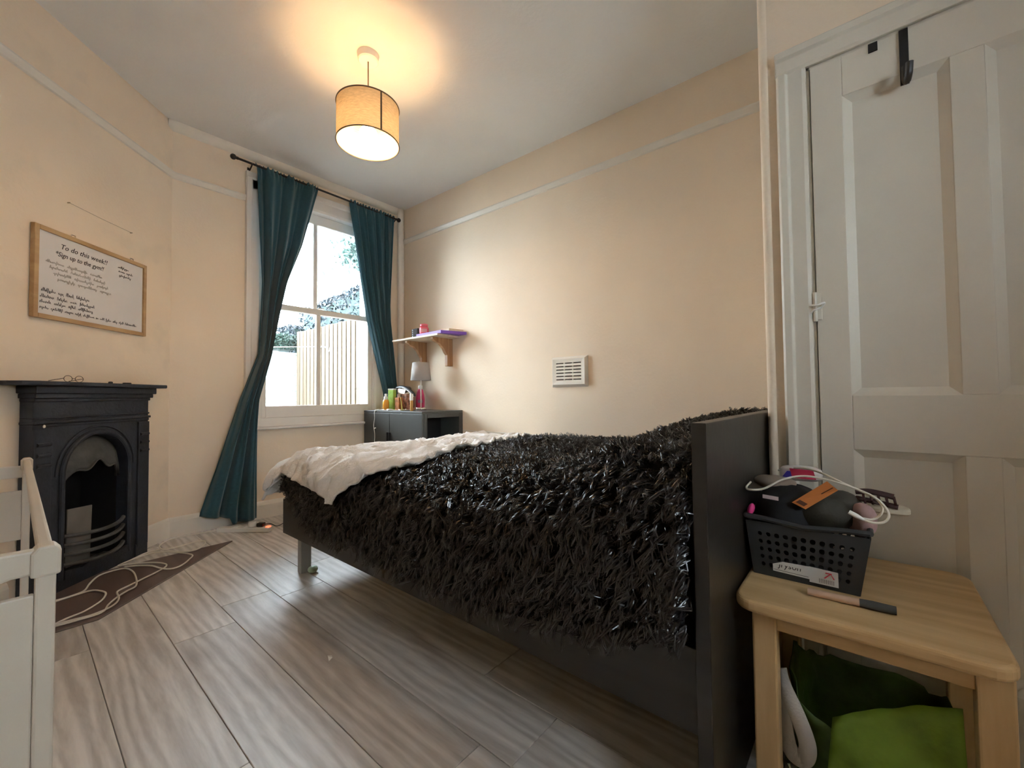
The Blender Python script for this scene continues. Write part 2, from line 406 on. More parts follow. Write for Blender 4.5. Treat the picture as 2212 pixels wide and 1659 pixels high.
# architrave: moulded casing
def casing(poly, axis, a, b, name='architrave'):
    return MB().prism(poly, axis, a, b).build(name, M_sash, win, bevel=0.003)
for x0, sgn in ((1.262, -1), (2.268, 1)):
    pr = [(x0, YW), (x0, YW-0.012), (x0+sgn*0.02, YW-0.020), (x0+sgn*0.07, YW-0.020), (x0+sgn*0.08, YW-0.030), (x0+sgn*0.112, YW-0.030), (x0+sgn*0.117, YW)]
    MB().prism(pr, 'z', 0.735, 2.745).build('architrave', M_sash, win, bevel=0.002)
MB().prism([(YW, 2.60), (YW-0.014, 2.60), (YW-0.020, 2.62), (YW-0.020, 2.69), (YW-0.032, 2.70), (YW-0.032, 2.742), (YW, 2.748)], 'x', 1.145, 2.385).build('architrave', M_sash, win, bevel=0.002)
# box frame inside the opening
MB().box(1.235, 1.262, YW, YW+0.15, 0.74, 2.66).build('box_frame', M_sash, win, bevel=0.002)
MB().box(2.268, 2.292, YW, YW+0.15, 0.74, 2.66).build('box_frame', M_sash, win, bevel=0.002)
MB().box(1.262, 2.268, YW, YW+0.15, 2.60, 2.66).build('box_frame', M_sash, win, bevel=0.002)
MB().box(1.262, 2.268, YW-0.004, YW+0.16, 0.735, 0.793).build('box_frame', M_sash, win, bevel=0.003)
for x0 in (1.262, 2.256): MB().box(x0, x0+0.012, YW-0.008, YW+0.012, 0.793, 2.60).build('staff_bead', M_sash, win, bevel=0.004)
# sill board
MB().prism([(YW, 0.700), (YW-0.05, 0.700), (YW-0.058, 0.708), (YW-0.058, 0.716), (YW-0.05, 0.722), (YW, 0.724)], 'x', 1.17, 2.38).build('sill', M_sash, win, bevel=0.002)
MB().box(1.165, 2.38, YW-0.012, YW, 0.724, 0.793).build('apron', M_sash, win, bevel=0.002)
def sash(name, y0, y1, z0, z1, g0, g1, barx):
    m = MB(); x0, x1 = 1.264, 2.264
    m.box(x0, 1.308, y0, y1, z0, z1); m.box(2.217, x1, y0, y1, z0, z1)
    m.box(1.308, 2.217, y0, y1, z0, g0); m.box(1.308, 2.217, y0, y1, g1, z1)
    s = m.build(name, M_sash, win, bevel=0.004)
    MB().box(barx-0.019, barx+0.019, y0+0.004, y1-0.004, g0, g1).build('glazing_bar', M_sash, s, bevel=0.006)
    for a, b in ((1.306, barx-0.018), (barx+0.018, 2.219)):
        MB().box(a, b, (y0+y1)/2-0.002, (y0+y1)/2+0.002, g0-0.002, g1+0.002).build('pane', M_glass, s)
    return s
sash('lower_sash', YW+0.012, YW+0.052, 0.795, 1.735, 0.888, 1.692, 1.737)
sash('upper_sash', YW+0.058, YW+0.098, 1.700, 2.598, 1.742, 2.515, 1.728)
MB().tube([(1.74, YW+0.03, 1.735), (1.74, YW+0.03, 1.752), (1.80, YW+0.05, 1.756)], 0.006, 8).build('sash_catch', M_chrome, win, smooth=True)
# outer reveal and stone sill
MB().box(1.20, 2.34, YW+0.16, YW+WT+0.05, 0.70, 0.745).build('outer_sill', M_white, win, bevel=0.004)

# plain window added behind the camera, out of view, to light the near things
w2 = thing('fill_window', 'added plain cream fill-light window in the unseen rear wall', None, ((VX0+VX1)/2, YB, VZ0), kind='structure')
for q in ((VX0, VX0+0.05, VZ0, VZ1), (VX1-0.05, VX1, VZ0, VZ1), (VX0+0.05, VX1-0.05, VZ0, VZ0+0.06), (VX0+0.05, VX1-0.05, VZ1-0.06, VZ1)):
    MB().box(q[0], q[1], YB-0.09, YB-0.04, q[2], q[3]).build('frame', M_sash, w2, bevel=0.003)
MB().box((VX0+VX1)/2-0.02, (VX0+VX1)/2+0.02, YB-0.085, YB-0.045, VZ0+0.06, VZ1-0.06).build('glazing_bar', M_sash, w2, bevel=0.003)
MB().box(VX0+0.05, VX1-0.05, YB-0.067, YB-0.063, VZ0+0.06, VZ1-0.06).build('pane', M_glass, w2)
MB().box(VX0-0.05, VX1+0.05, YB-0.04, YB+0.05, VZ0-0.03, VZ0).build('sill', M_sash, w2, bevel=0.004)

# ------------------------------------------------------------------ door
door = thing('door_1', 'white painted four-panel door behind the pine side table', None, (XD, 0.1, 0.0), kind='structure')
fx0, fx1 = XD-0.004, XD+0.036
st1, p1a, p1b, mu, p2b, st2 = 0.108, 0.030, -0.194, -0.258, -0.482, -0.562
def dbox(n, y0, y1, z0, z1): return MB().box(fx0, fx1, y0, y1, z0, z1).build(n, M_door, door, bevel=0.002)
dbox('stile', st1, p1a, 0.012, 1.968); dbox('stile', p2b, st2, 0.012, 1.968)
dbox('rail', p1a, p2b, 1.845, 1.968); dbox('rail', p1a, p2b, 0.782, 0.942); dbox('rail', p1a, p2b, 0.012, 0.20)
dbox('muntin', p1b, mu, 0.942, 1.845); dbox('muntin', p1b, mu, 0.20, 0.782)
def dpanel(y0, y1, z0, z1):
    # recessed panel with a sloping moulding round it
    e = 0.022; m = MB()
    o = [(fx0+0.001, y0, z0), (fx0+0.001, y1, z0), (fx0+0.001, y1, z1), (fx0+0.001, y0, z1)]
    sg = 1 if y1 > y0 else -1
    i = [(fx0+0.015, y0+sg*e, z0+e), (fx0+0.015, y1-sg*e, z0+e), (fx0+0.015, y1-sg*e, z1-e), (fx0+0.015, y0+sg*e, z1-e)]
    bk = [(fx1-0.002, p[1], p[2]) for p in o]
    m.add(o+i+bk, [(4, 5, 6, 7)]+[(k, (k+1) % 4, 4+(k+1) % 4, 4+k) for k in range(4)]+[(8, 9, 10, 11)]+[(k, (k+1) % 4, 8+(k+1) % 4, 8+k) for k in range(4)])
    m.build('panel', M_door, door)
for y0, y1 in ((p1a, p1b), (mu, p2b)):
    dpanel(y0, y1, 0.942, 1.845); dpanel(y0, y1, 0.20, 0.782)
MB().box(XD+0.04, XD+0.10, DY0-0.02, DY1+0.02, -0.02, DZ+0.02).build('light_block', M_gap, door)  # added behind the door to stop outside light leaking through its gap
MB().box(XD+0.004, XD+0.05, 0.1105, DY1+0.006, 0.0, DZ+0.006).build('jamb', M_door, door)
MB().box(XD+0.004, XD+0.05, DY0-0.006, DY1+0.006, 1.9705, DZ+0.006).build('jamb', M_door, door)
hb = MB(); hb.box(XD-0.008, XD-0.003, 0.095, 0.118, 1.175, 1.255); hb.tube([(XD-0.010, 0.112, 1.17), (XD-0.010, 0.112, 1.26)], 0.006, 10)
hb.build('hinge', M_door, door, smooth=True, bevel=0.001)
MB().tube(catmull([(XD-0.016, 0.125, 1.222), (XD-0.022, 0.108, 1.218), (XD-0.018, 0.088, 1.224), (XD-0.010, 0.098, 1.212), (XD-0.020, 0.113, 1.205), (XD-0.012, 0.122, 1.198)], 5), 0.003, 6).build('cord_tie', M_white, door, smooth=True)
# architrave of the door
ar = [(XD, 0.118), (XD-0.010, 0.118), (XD-0.014, 0.128), (XD-0.014, 0.165), (XD-0.022, 0.172), (XD-0.024, 0.190), (XD-0.016, 0.197), (XD, 0.199)]
t7 = MB().prism([(p[0], p[1]) for p in ar], 'z', 0.0, 1.9755).build('trim_7', M_door, bevel=0.0015)
struct(t7, 'moulded door frame beside the bed headboard')
at = [(XD, 1.976), (XD-0.010, 1.976), (XD-0.014, 1.986), (XD-0.014, 2.022), (XD-0.022, 2.030), (XD-0.024, 2.048), (XD-0.016, 2.055), (XD, 2.057)]
struct(MB().prism([(p[0], p[1]) for p in at], 'y', -0.66, 0.199).build('trim_8', M_door, bevel=0.0015), 'moulded door frame above the white door')
# over-door hook and small pad
hk = thing('door_hook', 'black over-door hook hanging from the top of the white door', 'hook', (XD-0.004, -0.108, 1.80))
MB().box(XD-0.010, XD-0.0045, -0.117, -0.098, 1.81, 1.968).build('strap', M_black, hk, bevel=0.001)
MB().tube(catmull([(XD-0.008, -0.108, 1.86), (XD-0.012, -0.108, 1.825), (XD-0.026, -0.110, 1.808), (XD-0.044, -0.113, 1.818), (XD-0.050, -0.115, 1.845)], 6), 0.0085, 10).build('hook', M_black, hk, smooth=True)
tag(MB().box(XD-0.009, XD-0.0045, -0.053, -0.032, 1.940, 1.966).build('door_pad', M_black, bevel=0.001), 'small black square pad at the top edge of the white door', 'pad')

# ------------------------------------------------------------------ pendant lamp
def bulb_mat():
    m, nt, b = _nt('warm_bulb'); nt.nodes.remove(b)
    e = N(nt, 'ShaderNodeEmission'); e.inputs['Color'].default_value = (1.0, 0.63, 0.31, 1); e.inputs['Strength'].default_value = BULB
    nt.links.new(e.outputs[0], nt.nodes['Material Output'].inputs['Surface']); return m
def shade_mat(name, col, tr):
    m, nt, b = _nt(name); nt.nodes.remove(b)
    tc = N(nt, 'ShaderNodeTexCoord'); mp = N(nt, 'ShaderNodeMapping'); mp.inputs['Scale'].default_value = (1, 1, 6)
    nzn = N(nt, 'ShaderNodeTexNoise'); nzn.inputs['Scale'].default_value = 45; nzn.inputs['Detail'].default_value = 4
    nt.links.new(tc.outputs['Object'], mp.inputs[0]); nt.links.new(mp.outputs[0], nzn.inputs['Vector'])
    rp = N(nt, 'ShaderNodeValToRGB'); rp.color_ramp.elements[0].position = 0.3; rp.color_ramp.elements[1].position = 0.7
    rp.color_ramp.elements[0].color = tuple(c_*0.72 for c_ in col)+(1,); rp.color_ramp.elements[1].color = tuple(col)+(1,)
    nt.links.new(nzn.outputs['Fac'], rp.inputs['Fac'])
    d = N(nt, 'ShaderNodeBsdfDiffuse'); t = N(nt, 'ShaderNodeBsdfTranslucent'); mx = N(nt, 'ShaderNodeMixShader'); mx.inputs[0].default_value = tr
    nt.links.new(rp.outputs[0], d.inputs[0]); nt.links.new(rp.outputs[0], t.inputs[0])
    nt.links.new(d.outputs[0], mx.inputs[1]); nt.links.new(t.outputs[0], mx.inputs[2]); nt.links.new(mx.outputs[0], nt.nodes['Material Output'].inputs['Surface'])
    return m
LX, LY, LZ0, LZ1, LR = 1.252, 2.088, 2.365, 2.575, 0.166
cz = ceil_z(LY)
pl = thing('pendant_lamp', 'lit drum pendant lamp with linen shade hanging from the ceiling', 'lamp', (LX, LY, cz))
MB().lathe([(0.050, cz-0.042), (0.056, cz-0.036), (0.058, cz+0.002)], 32, (LX, LY, 0)).build('ceiling_rose', M_white, pl, smooth=True)
MB().tube([(LX, LY, cz-0.04), (LX, LY, 2.50)], 0.0042, 10).build('cord', mat('grey_cord', (0.30, 0.25, 0.20), 0.6), pl, smooth=True)
MB().lathe([(0.018, 2.455), (0.021, 2.465), (0.021, 2.535), (0.010, 2.55)], 20, (LX, LY, 0)).build('lamp_holder', M_white, pl, smooth=True)
MB().ball((LX, LY, 2.415), 0.050, 20, 14).build('bulb', bulb_mat(), pl, smooth=True)
MB().lathe([(LR, LZ0), (LR, LZ0+0.07), (LR, LZ0+0.14), (LR, LZ1)], 64, (LX, LY, 0), False, False).build('shade', shade_mat('linen_shade', (0.80, 0.62, 0.38), 0.075), pl, smooth=True)
M_tr = mat('shade_trim', (0.16, 0.12, 0.08), 0.7)
for z in (LZ0, LZ1):
    MB().tube([(LX+(LR+0.001)*math.cos(a*2*PI/64), LY+(LR+0.001)*math.sin(a*2*PI/64), z) for a in range(64)], 0.0035, 6, True).build('trim_ring', M_tr, pl, smooth=True)
an = math.radians(-98)   # seam faces the camera side
sm = MB(); r_ = LR+0.0016
sm.grid([[(LX+r_*math.cos(an+da), LY+r_*math.sin(an+da), z) for da in (-0.028, 0, 0.028)] for z in (LZ0, LZ1)]); sm.build('seam', M_tr, pl, solid=0.0012)
sp = MB()
for k in range(3):
    a = k*2*PI/3+0.5; sp.tube([(LX+0.02*math.cos(a), LY+0.02*math.sin(a), 2.51), (LX+LR*math.cos(a), LY+LR*math.sin(a), LZ1-0.004)], 0.0022, 6)
sp.tube([(LX+0.021*math.cos(t), LY+0.021*math.sin(t), 2.51) for t in np.linspace(0, 2*PI, 17)[:-1]], 0.003, 6, True)
sp.build('spider', M_chrome, pl, smooth=True)

# ------------------------------------------------------------------ curtains and rod
YC = 3.615
rod = thing('curtain_rod', 'dark curtain rod with ball ends above the window', 'curtain rod', (1.75, YC, 2.78))
MB().tube([(1.055, YC, 2.785), (2.50, YC, 2.765)], 0.0085, 12).build('rod', M_rod, rod, smooth=True)
for x, z, s in ((1.045, 2.785, -1), (2.508, 2.765, 1)):
    f = MB().ball((x-0.005 if s < 0 else x+0.005, YC, z), 0.021, 16, 10); f.tube([(x-s*0.006, YC, z), (x-s*0.028, YC, z)], 0.011, 12); f.build('finial', M_rod, rod, smooth=True)
for x, z in ((1.165, 2.783), (2.47, 2.766)):
    b = MB(); b.box(x-0.008, x+0.008, YW-0.006, YW-0.001, z-0.06, z-0.005); b.tube([(x, YW-0.004, z-0.035), (x, YW-0.04, z-0.035), (x, YC-0.002, z-0.016), (x, YC-0.012, z-0.004)], 0.005, 8)
    b.build('bracket', M_rod, rod, smooth=True)
def curtain(name, label, le, re, zs, folds, amp, zbot, group, ph=0.0, seed=1, hem=None):
    """le / re: x of the two side edges over height zs (top to bottom)"""
    nz_, nx = 90, 130; P = []
    ztop = zs[0]
    for i in range(nz_+1):
        t = i/nz_; row = []
        for j in range(nx+1):
            u = j/nx
            zb = zbot if hem is None else hem(u)
            z = lerp(ztop, zb, t)
            a = float(np.interp(-z, [-q for q in zs], le)); b = float(np.interp(-z, [-q for q in zs], re))
            w = b-a; comp = min(1.6, 0.40/max(w, 0.05))
            hd = smooth01((ztop-z)/0.10)      # gathered heading
            x = a+w*(u+0.010*math.sin(u*23+z*2+seed))
            y = YC+amp*comp*(0.35+0.65*hd)*(math.sin(2*PI*folds*u+ph+0.5*math.sin(z*1.7+seed))+0.45*math.sin(2*PI*folds*1.9*u+1.3+z*0.8))
            y += 0.010*nz(u*5, z*2.5, seed)
            if hd < 1: y += (1-hd)*0.007*math.sin(2*PI*16*u)
            zz = z+(0.010*math.sin(2*PI*16*u+seed)+0.006*nz(u*20, 3, seed))*(1-hd)
            row.append((x, min(y, YW-0.040), zz))
        P.append(row)
    o = MB().grid(P).build(name, M_curt, smooth=True, angle=180, solid=0.004)
    return tag(o, label, 'curtain', group)
curtain('curtain', 'long teal curtain left of the window reaching the floor',
        [1.190, 1.205, 1.225, 1.248, 1.243, 1.229, 1.104, 0.974, 0.858, 0.852],
        [1.690, 1.690, 1.561, 1.432, 1.380, 1.313, 1.232, 1.228, 1.231, 1.231],
        [2.795, 2.757, 2.248, 1.880, 1.659, 1.300, 0.940, 0.500, 0.125, 0.0], 3.2, 0.024, 0.01, 'teal window curtains', 0.4, 1,
        hem=lambda u: 0.115-0.045*u/0.5 if u < 0.47 else (0.115-0.045*0.94-0.05*smooth01((u-0.47)/0.06)))
curtain('curtain', 'teal curtain right of the window tucked behind the grey cabinet items',
        [1.975, 1.979, 2.025, 2.096, 2.168, 2.293, 2.350, 2.385],
        [2.462, 2.460, 2.448, 2.430, 2.428, 2.470, 2.492, 2.495],
        [2.785, 2.760, 2.505, 2.083, 1.697, 1.214, 0.990, 0.84], 5.2, 0.018, 0.842, 'teal window curtains', 1.1, 4)

# ------------------------------------------------------------------ fireplace (diagonal wall), local frame: x along wall, -y into room
SF = 2.485
fx, fy = diag(SF)
fp = thing('fireplace', 'black cast iron bedroom fireplace set in the chimney wall', 'fireplace', (fx, fy, 0), PI/4)
def fpb(mb, n, m=M_iron, par=None, **kw): return mb.build(n, m, par or fp, local=True, **kw)
FW, FH, OW, OS, OT = 0.345, 1.02, 0.19, 0.575, 0.765
# front plate with arched opening
def arch(w, zs, zt, n=20): return [(-w*math.cos(PI*k/n), zs+(zt-zs)*math.sin(PI*k/n)) for k in range(n+1)]
def plate_with_arch(y0, y1, W, H, w, zs, zt, zb):
    m = MB(); A = arch(w, zs, zt); n = len(A)
    m.box(-W, -w, y0, y1, 0, H); m.box(w, W, y0, y1, 0, H); m.box(-w, w, y0, y1, 0, zb)
    for k in range(n-1):
        (xa, za), (xb, zb_) = A[k], A[k+1]
        m.add([(xa, y0, za), (xb, y0, zb_), (xb, y0, H), (xa, y0, H), (xa, y1, za), (xb, y1, zb_), (xb, y1, H), (xa, y1, H)],
              [(0, 1, 2, 3), (7, 6, 5, 4), (0, 4, 5, 1), (2, 6, 7, 3)])
    return m
fpb(plate_with_arch(-0.060, -0.004, FW, FH, OW, OS, OT, 0.055), 'front_plate')
fpb(MB().tube([(x, -0.062, z) for x, z in [(-OW-0.012, 0.06)]+arch(OW+0.012, OS, OT+0.014, 28)+[(OW+0.012, 0.06)]], 0.013, 10), 'arch_moulding', smooth=True)
fpb(MB().tube([(x, -0.062, z) for x, z in arch(OW+0.045, OS+0.0, OT+0.045, 28)], 0.005, 8), 'arch_bead', smooth=True)
# cornice steps under the shelf and frieze bands
for z0, z1, d, wx in ((0.985, 1.022, 0.095, 0.366), (0.962, 0.985, 0.082, 0.357), (0.945, 0.962, 0.070, 0.350), (0.862, 0.872, 0.068, 0.348), (0.838, 0.852, 0.074, 0.351), (0.822, 0.838, 0.066, 0.347)):
    fpb(MB().box(-wx, wx, -d, -0.004, z0, z1), 'moulding', bevel=0.004)
# side pilasters with small blocks
for sx in (-1, 1):
    fpb(MB().box(sx*0.262, sx*0.345, -0.070, -0.058, 0.06, 0.815), 'pilaster', bevel=0.003)
    for z in (0.74, 0.69, 0.64): fpb(MB().tube([(sx*0.272, -0.071, z), (sx*0.335, -0.071, z)], 0.009, 8), 'reeding', smooth=True)
    fpb(MB().box(sx*0.255, sx*0.346, -0.068, -0.058, 0.0, 0.075), 'plinth', bevel=0.003)
# shelf with rounded ends
shp = [(-0.455, 0.0), (-0.46, -0.06), (-0.44, -0.105), (-0.39, -0.14), (0.39, -0.14), (0.44, -0.105), (0.46, -0.06), (0.455, 0.0)]
fpb(MB().prism([(x, y) for x, y in shp], 'z', 1.022, 1.042), 'shelf', bevel=0.005)
# throat, hood
fpb(MB().box(-0.22, 0.22, 0.19, 0.21, 0.0, 0.82), 'fireback', M_soot)
th = MB(); th.box(-0.225, -OW, 0, 0.19, 0, 0.8); th.box(OW, 0.225, 0, 0.19, 0, 0.8); th.box(-OW, OW, -0.058, 0.19, 0, 0.055); th.box(-0.225, 0.225, 0, 0.19, 0.77, 0.82)
fpb(th, 'fire_surround', M_soot)
hood = []
for i in range(9):
    t = i/8; row = []
    for k in range(17):
        u = -1+2*k/16; zt = OS+(OT-OS)*math.sqrt(max(0, 1-u*u))-0.008
        zl = 0.615-0.09*abs(u)**1.6+0.016*math.cos(u*PI*3)
        z = lerp(zt, min(zl, zt-0.002), t); y = -0.020-0.045*math.sin(t*PI*0.55)*(1-abs(u)**3)
        row.append((u*0.183, y, z))
    hood.append(row)
fpb(MB().grid(hood), 'hood', M_iron2, smooth=True, angle=60, solid=0.006)
fpb(MB().tube([(u*0.183, -0.062*(1-abs(u)**3)-0.004, 0.615-0.09*abs(u)**1.6+0.016*math.cos(u*PI*3)) for u in np.linspace(-1, 1, 29)], 0.006, 8), 'hood_edge', M_iron2, smooth=True)
# grate bars bowing out
gr = fpb(MB().box(-0.18, 0.18, -0.05, 0.05, 0.055, 0.07), 'grate_base', M_iron2)
for i, z in enumerate((0.125, 0.175, 0.222, 0.268)):
    fpb(MB().tube([(u*0.178, -0.055-0.055*(1-u*u), z-0.012*(1-u*u)) for u in np.linspace(-1, 1, 17)], 0.0105, 8, flat=0.8), 'grate_bar', M_iron2, gr, smooth=True)
fpb(MB().prism([(-0.155, 0.10), (-0.02, 0.10), (-0.012, 0.385), (-0.15, 0.395)], 'y', -0.045, -0.038), 'ash_plate', mat('ash_grey_board', (0.16, 0.145, 0.125), 0.7, var=0.2), bevel=0.002)
fpb(MB().prism([(-OW, 0.055), (OW, 0.055), (OW, 0.10), (0.10, 0.085), (0, 0.115), (-0.10, 0.085), (-OW, 0.10)], 'y', -0.075, -0.060), 'ash_front', M_iron, bevel=0.002)
fpb(MB().ball((-0.312, -0.079, 0.828), (0.007, 0.004, 0.008), 10, 6), 'paint_fleck', M_white)
# things on the shelf
def on_shelf(dx, dy):
    return fx+(dx-(-dy)*0)*math.cos(PI/4)-dy*math.sin(PI/4), fy+dx*math.sin(PI/4)+dy*math.cos(PI/4)
g = MB()
gx, gy = on_shelf(-0.16, -0.07)
for s in (-1, 1):
    cx, cy = gx+s*0.030*0.707, gy+s*0.030*0.707
    g.tube([(cx+0.022*math.cos(t)*0.707, cy+0.022*math.cos(t)*0.707, 1.060+0.016*math.sin(t)) for t in np.linspace(0, 2*PI, 19)[:-1]], 0.0013, 6, True)
g.tube([(gx-0.006, gy-0.006, 1.062), (gx+0.006, gy+0.006, 1.062)], 0.0013, 6)
for s in (-1, 1):
    ax, ay = gx+s*0.052*0.707, gy+s*0.052*0.707
    g.tube([(ax, ay, 1.062), (ax-0.05, ay+0.05, 1.050), (ax-0.065, ay+0.065, 1.0445)], 0.0013, 6)
tag(g.build('spectacles', mat('thin_dark_wire', (0.10, 0.07, 0.05), 0.4, metal=0.5), smooth=True), 'thin wire spectacles lying on the fireplace shelf', 'glasses')
x, y = on_shelf(0.02, -0.10); tag(MB().ball((x, y, 1.047), (0.010, 0.008, 0.006), 10, 7, 0.7).build('hair_clip', M_black, smooth=True), 'tiny black clip on the middle of the fireplace shelf', 'clip')
x, y = on_shelf(0.13, -0.10); tag(MB().lathe([(0.019, 1.0425), (0.020, 1.046), (0.018, 1.0495)], 18, (x, y, 0)).build('tin_lid', M_black, smooth=True), 'flat dark lid right of the clip on the fireplace shelf', 'lid')
# nail, wire line and whiteboard on the chimney wall
pw = MB(); a = diag(2.352, 0.008); b = diag(2.75, 0.008); mid = diag(2.55, 0.006)
pw.tube([(a[0], a[1], 1.984), (mid[0], mid[1], 1.981), (b[0], b[1], 1.981)], 0.0012, 6)
for q, z in ((2.352, 1.984), (2.75, 1.981)):
    n0 = diag(q, -0.001); n1 = diag(q, 0.012); pw.tube([(n0[0], n0[1], z), (n1[0], n1[1], z)], 0.003, 8)
tag(pw.build('picture_wire', mat('wire_beige', (0.36, 0.29, 0.19), 0.5)), 'thin wire stretched between two nails above the whiteboard', 'wire')
SB, SBW, BZ0, BZ1 = 2.512, 0.342, 1.353, 1.807
bx, by = diag(SB)
wb = thing('whiteboard', 'wooden-framed whiteboard with handwriting above the fireplace', 'whiteboard', (bx, by, BZ0), PI/4)
H = BZ1-BZ0; T = 0.022
def wbb(mb, n, m, par=None, **kw): return mb.build(n, m, par or wb, local=True, **kw)
wbb(MB().box(-SBW, -SBW+T, -0.024, -0.002, 0, H), 'frame_side', M_framew, bevel=0.002)
wbb(MB().box(SBW-T, SBW, -0.024, -0.002, 0, H), 'frame_side', M_framew, bevel=0.002)
wbb(MB().box(-SBW+T, SBW-T, -0.024, -0.002, H-T, H), 'frame_rail', M_framew, bevel=0.002)
wbb(MB().box(-SBW+T, SBW-T, -0.024, -0.002, 0, T), 'frame_rail', M_framew, bevel=0.002)
brd = wbb(MB().box(-SBW+T-0.003, SBW-T+0.003, -0.014, -0.003, T-0.003, H-T+0.003), 'writing_surface', mat('whiteboard_enamel', (0.74, 0.72, 0.70), 0.22, var=0.04, vscale=5))
for dx in (-0.14, 0.235): wbb(MB().tube([(dx-0.012, -0.013, H-0.002), (dx-0.010, -0.013, H+0.012), (dx+0.010, -0.013, H+0.012), (dx+0.012, -0.013, H-0.002)], 0.003, 6), 'hanger', M_chrome)
M_ink = mat('marker_ink', (0.035, 0.030, 0.035), 0.6)
def write(body, size, x, z, rot=0.0, sx=1.0):
    vs, fs = text_mesh(body, size, 0.0003, 0.28, 0.0002)
    m = MB()
    cr, sr = math.cos(rot), math.sin(rot)
    m.add([(x+(p[0]*sx*cr-p[1]*sr), -0.0146-p[2], z+(p[0]*sx*sr+p[1]*cr)) for p in vs], fs)
    m.build('handwriting', M_ink, brd, local=True)
write('To do this week!!', 0.036, -0.21, 0.372, 0.0, 1.05)
write('*Sign up to the gym!!', 0.034, -0.235, 0.330, 0.0, 0.95)
def scribble(words, x, z, h=0.010, gap=0.014, sd=1, th=0.0008, mname=None):
    """unreadable handwriting: looping strokes, one per word"""
    rr = random.Random(sd); m = MB()
    for wl in words:
        pts = []; n = max(3, int(wl/0.0062)); x0 = x
        for k in range(n*2+1):
            up = (k % 2 == 1)
            hh = h*(rr.uniform(0.45, 0.8) if rr.random() < 0.75 else 1.35)
            pts.append((x0+wl*k/(n*2)+rr.uniform(-0.001, 0.001), -0.0150, z+(hh if up else rr.uniform(-0.002, 0.001) if rr.random() < 0.88 else -0.007)))
        m.tube(catmull(pts, 3), th, 4); x += wl+gap
    m.build('handwriting', mname or M_ink, brd, local=True, smooth=True)
scribble([0.075], 0.135, 0.380, 0.010, sd=3); scribble([0.045, 0.045], 0.14, 0.357, 0.010, 0.012, sd=4); scribble([0.085], 0.145, 0.333, 0.009, sd=5)
scribble([0.070, 0.026, 0.040, 0.075], -0.300, 0.135, 0.013, 0.015, sd=6)
scribble([0.068, 0.050, 0.034, 0.085], -0.305, 0.105, 0.012, 0.018, sd=7)
scribble([0.054, 0.058, 0.038, 0.085], -0.305, 0.078, 0.012, 0.016, sd=8)
scribble([0.044, 0.060, 0.046, 0.034, 0.066, 0.016, 0.026, 0.034, 0.032, 0.034, 0.082], -0.305, 0.050, 0.010, 0.0105, sd=9)
M_faint = mat('rubbed_out_ink', (0.52, 0.50, 0.46), 0.5)
for i in range(4): scribble([0.09, 0.11, 0.07], -0.28+0.02*i, 0.285-0.026*i, 0.010, 0.02, sd=20+i, th=0.0016, mname=M_faint)

# ------------------------------------------------------------------ hearth and floor things
hp = [(0.945, 3.253), (0.246, 2.562), (-0.40, 2.562), (0.22, 3.22), (0.253, 3.253)]
hpo = [(0.945, 3.253), (0.246, 2.562), (-0.395, 2.562), (0.246, 3.246)]
he = thing('hearth', 'dark brown hearth board let into the floor before the fireplace', 'hearth', (0.3, 2.9, 0))
MB().prism(hpo, 'z', 0.0, 0.006).build('hearth_board', M_hearth, he, bevel=0.001)
MB().tube([(0.948, 3.253, 0.003), (0.248, 2.560, 0.003), (-0.39, 2.560, 0.003)], 0.004, 6).build('edge_strip', mat('grey_edge_strip', (0.16, 0.13, 0.11), 0.5), he)
cab = [(0.966, 3.562), (0.843, 3.584), (0.723, 3.592), (0.647, 3.552), (0.612, 3.482), (0.616, 3.398), (0.679, 3.37), (0.767, 3.385), (0.817, 3.372), (0.817, 3.322), (0.776, 3.248), (0.718, 3.216), (0.658, 3.263), (0.613, 3.363), (0.598, 3.397), (0.53, 3.395), (0.467, 3.335), (0.412, 3.280), (0.392, 3.255), (0.409, 3.245), (0.474, 3.213), (0.537, 3.159), (0.566, 3.098), (0.568, 3.046), (0.537, 2.991), (0.453, 2.92), (0.387, 2.872), (0.348, 2.845), (0.336, 2.814), (0.333, 2.732), (0.321, 2.68), (0.299, 2.644), (0.265, 2.625), (0.22, 2.615), (0.162, 2.62), (0.06, 2.63), (0.02, 2.60), (0.06, 2.585), (0.163, 2.66), (0.215, 2.686), (0.274, 2.755), (0.298, 2.827), (0.293, 2.877), (0.264, 2.94), (0.216, 2.946), (0.143, 2.924), (0.04, 2.90), (0.0, 2.92), (0.05, 2.94), (0.144, 2.935), (0.198, 2.95), (0.237, 2.974), (0.262, 3.056), (0.303, 3.15), (0.358, 3.185), (0.413, 3.18), (0.431, 3.101), (0.429, 2.992), (0.409, 2.835), (0.369, 2.792), (0.328, 2.746), (0.292, 2.684), (0.264, 2.608), (0.2, 2.595), (0.1, 2.60), (0.0, 2.64)]
cab2 = [(0.40, 3.262), (0.463, 3.303), (0.542, 3.338), (0.613, 3.305), (0.701, 3.138), (0.67, 3.044), (0.613, 2.966), (0.568, 2.953), (0.535, 3.005), (0.512, 3.092), (0.466, 3.161), (0.413, 3.204)]
m = MB()
def lay(p, i): return (p[0], p[1], 0.0105+0.0022*math.sin(i*1.1)+0.002)
m.tube(catmull([lay(p, i) for i, p in enumerate(cab)], 5), 0.0042, 8)
m.tube(catmull([(p[0], p[1], 0.016+0.002*math.sin(i)) for i, p in enumerate(cab2)], 5), 0.0042, 8)
tag(m.build('extension_cable', M_wcable, smooth=True, angle=80), 'coiled cream extension cable lying across the dark hearth', 'cable')
ps = thing('power_strip', 'white power strip on the floor under the teal curtain', 'power strip', (1.075, 3.42, 0), math.atan2(-0.29, 0.235))
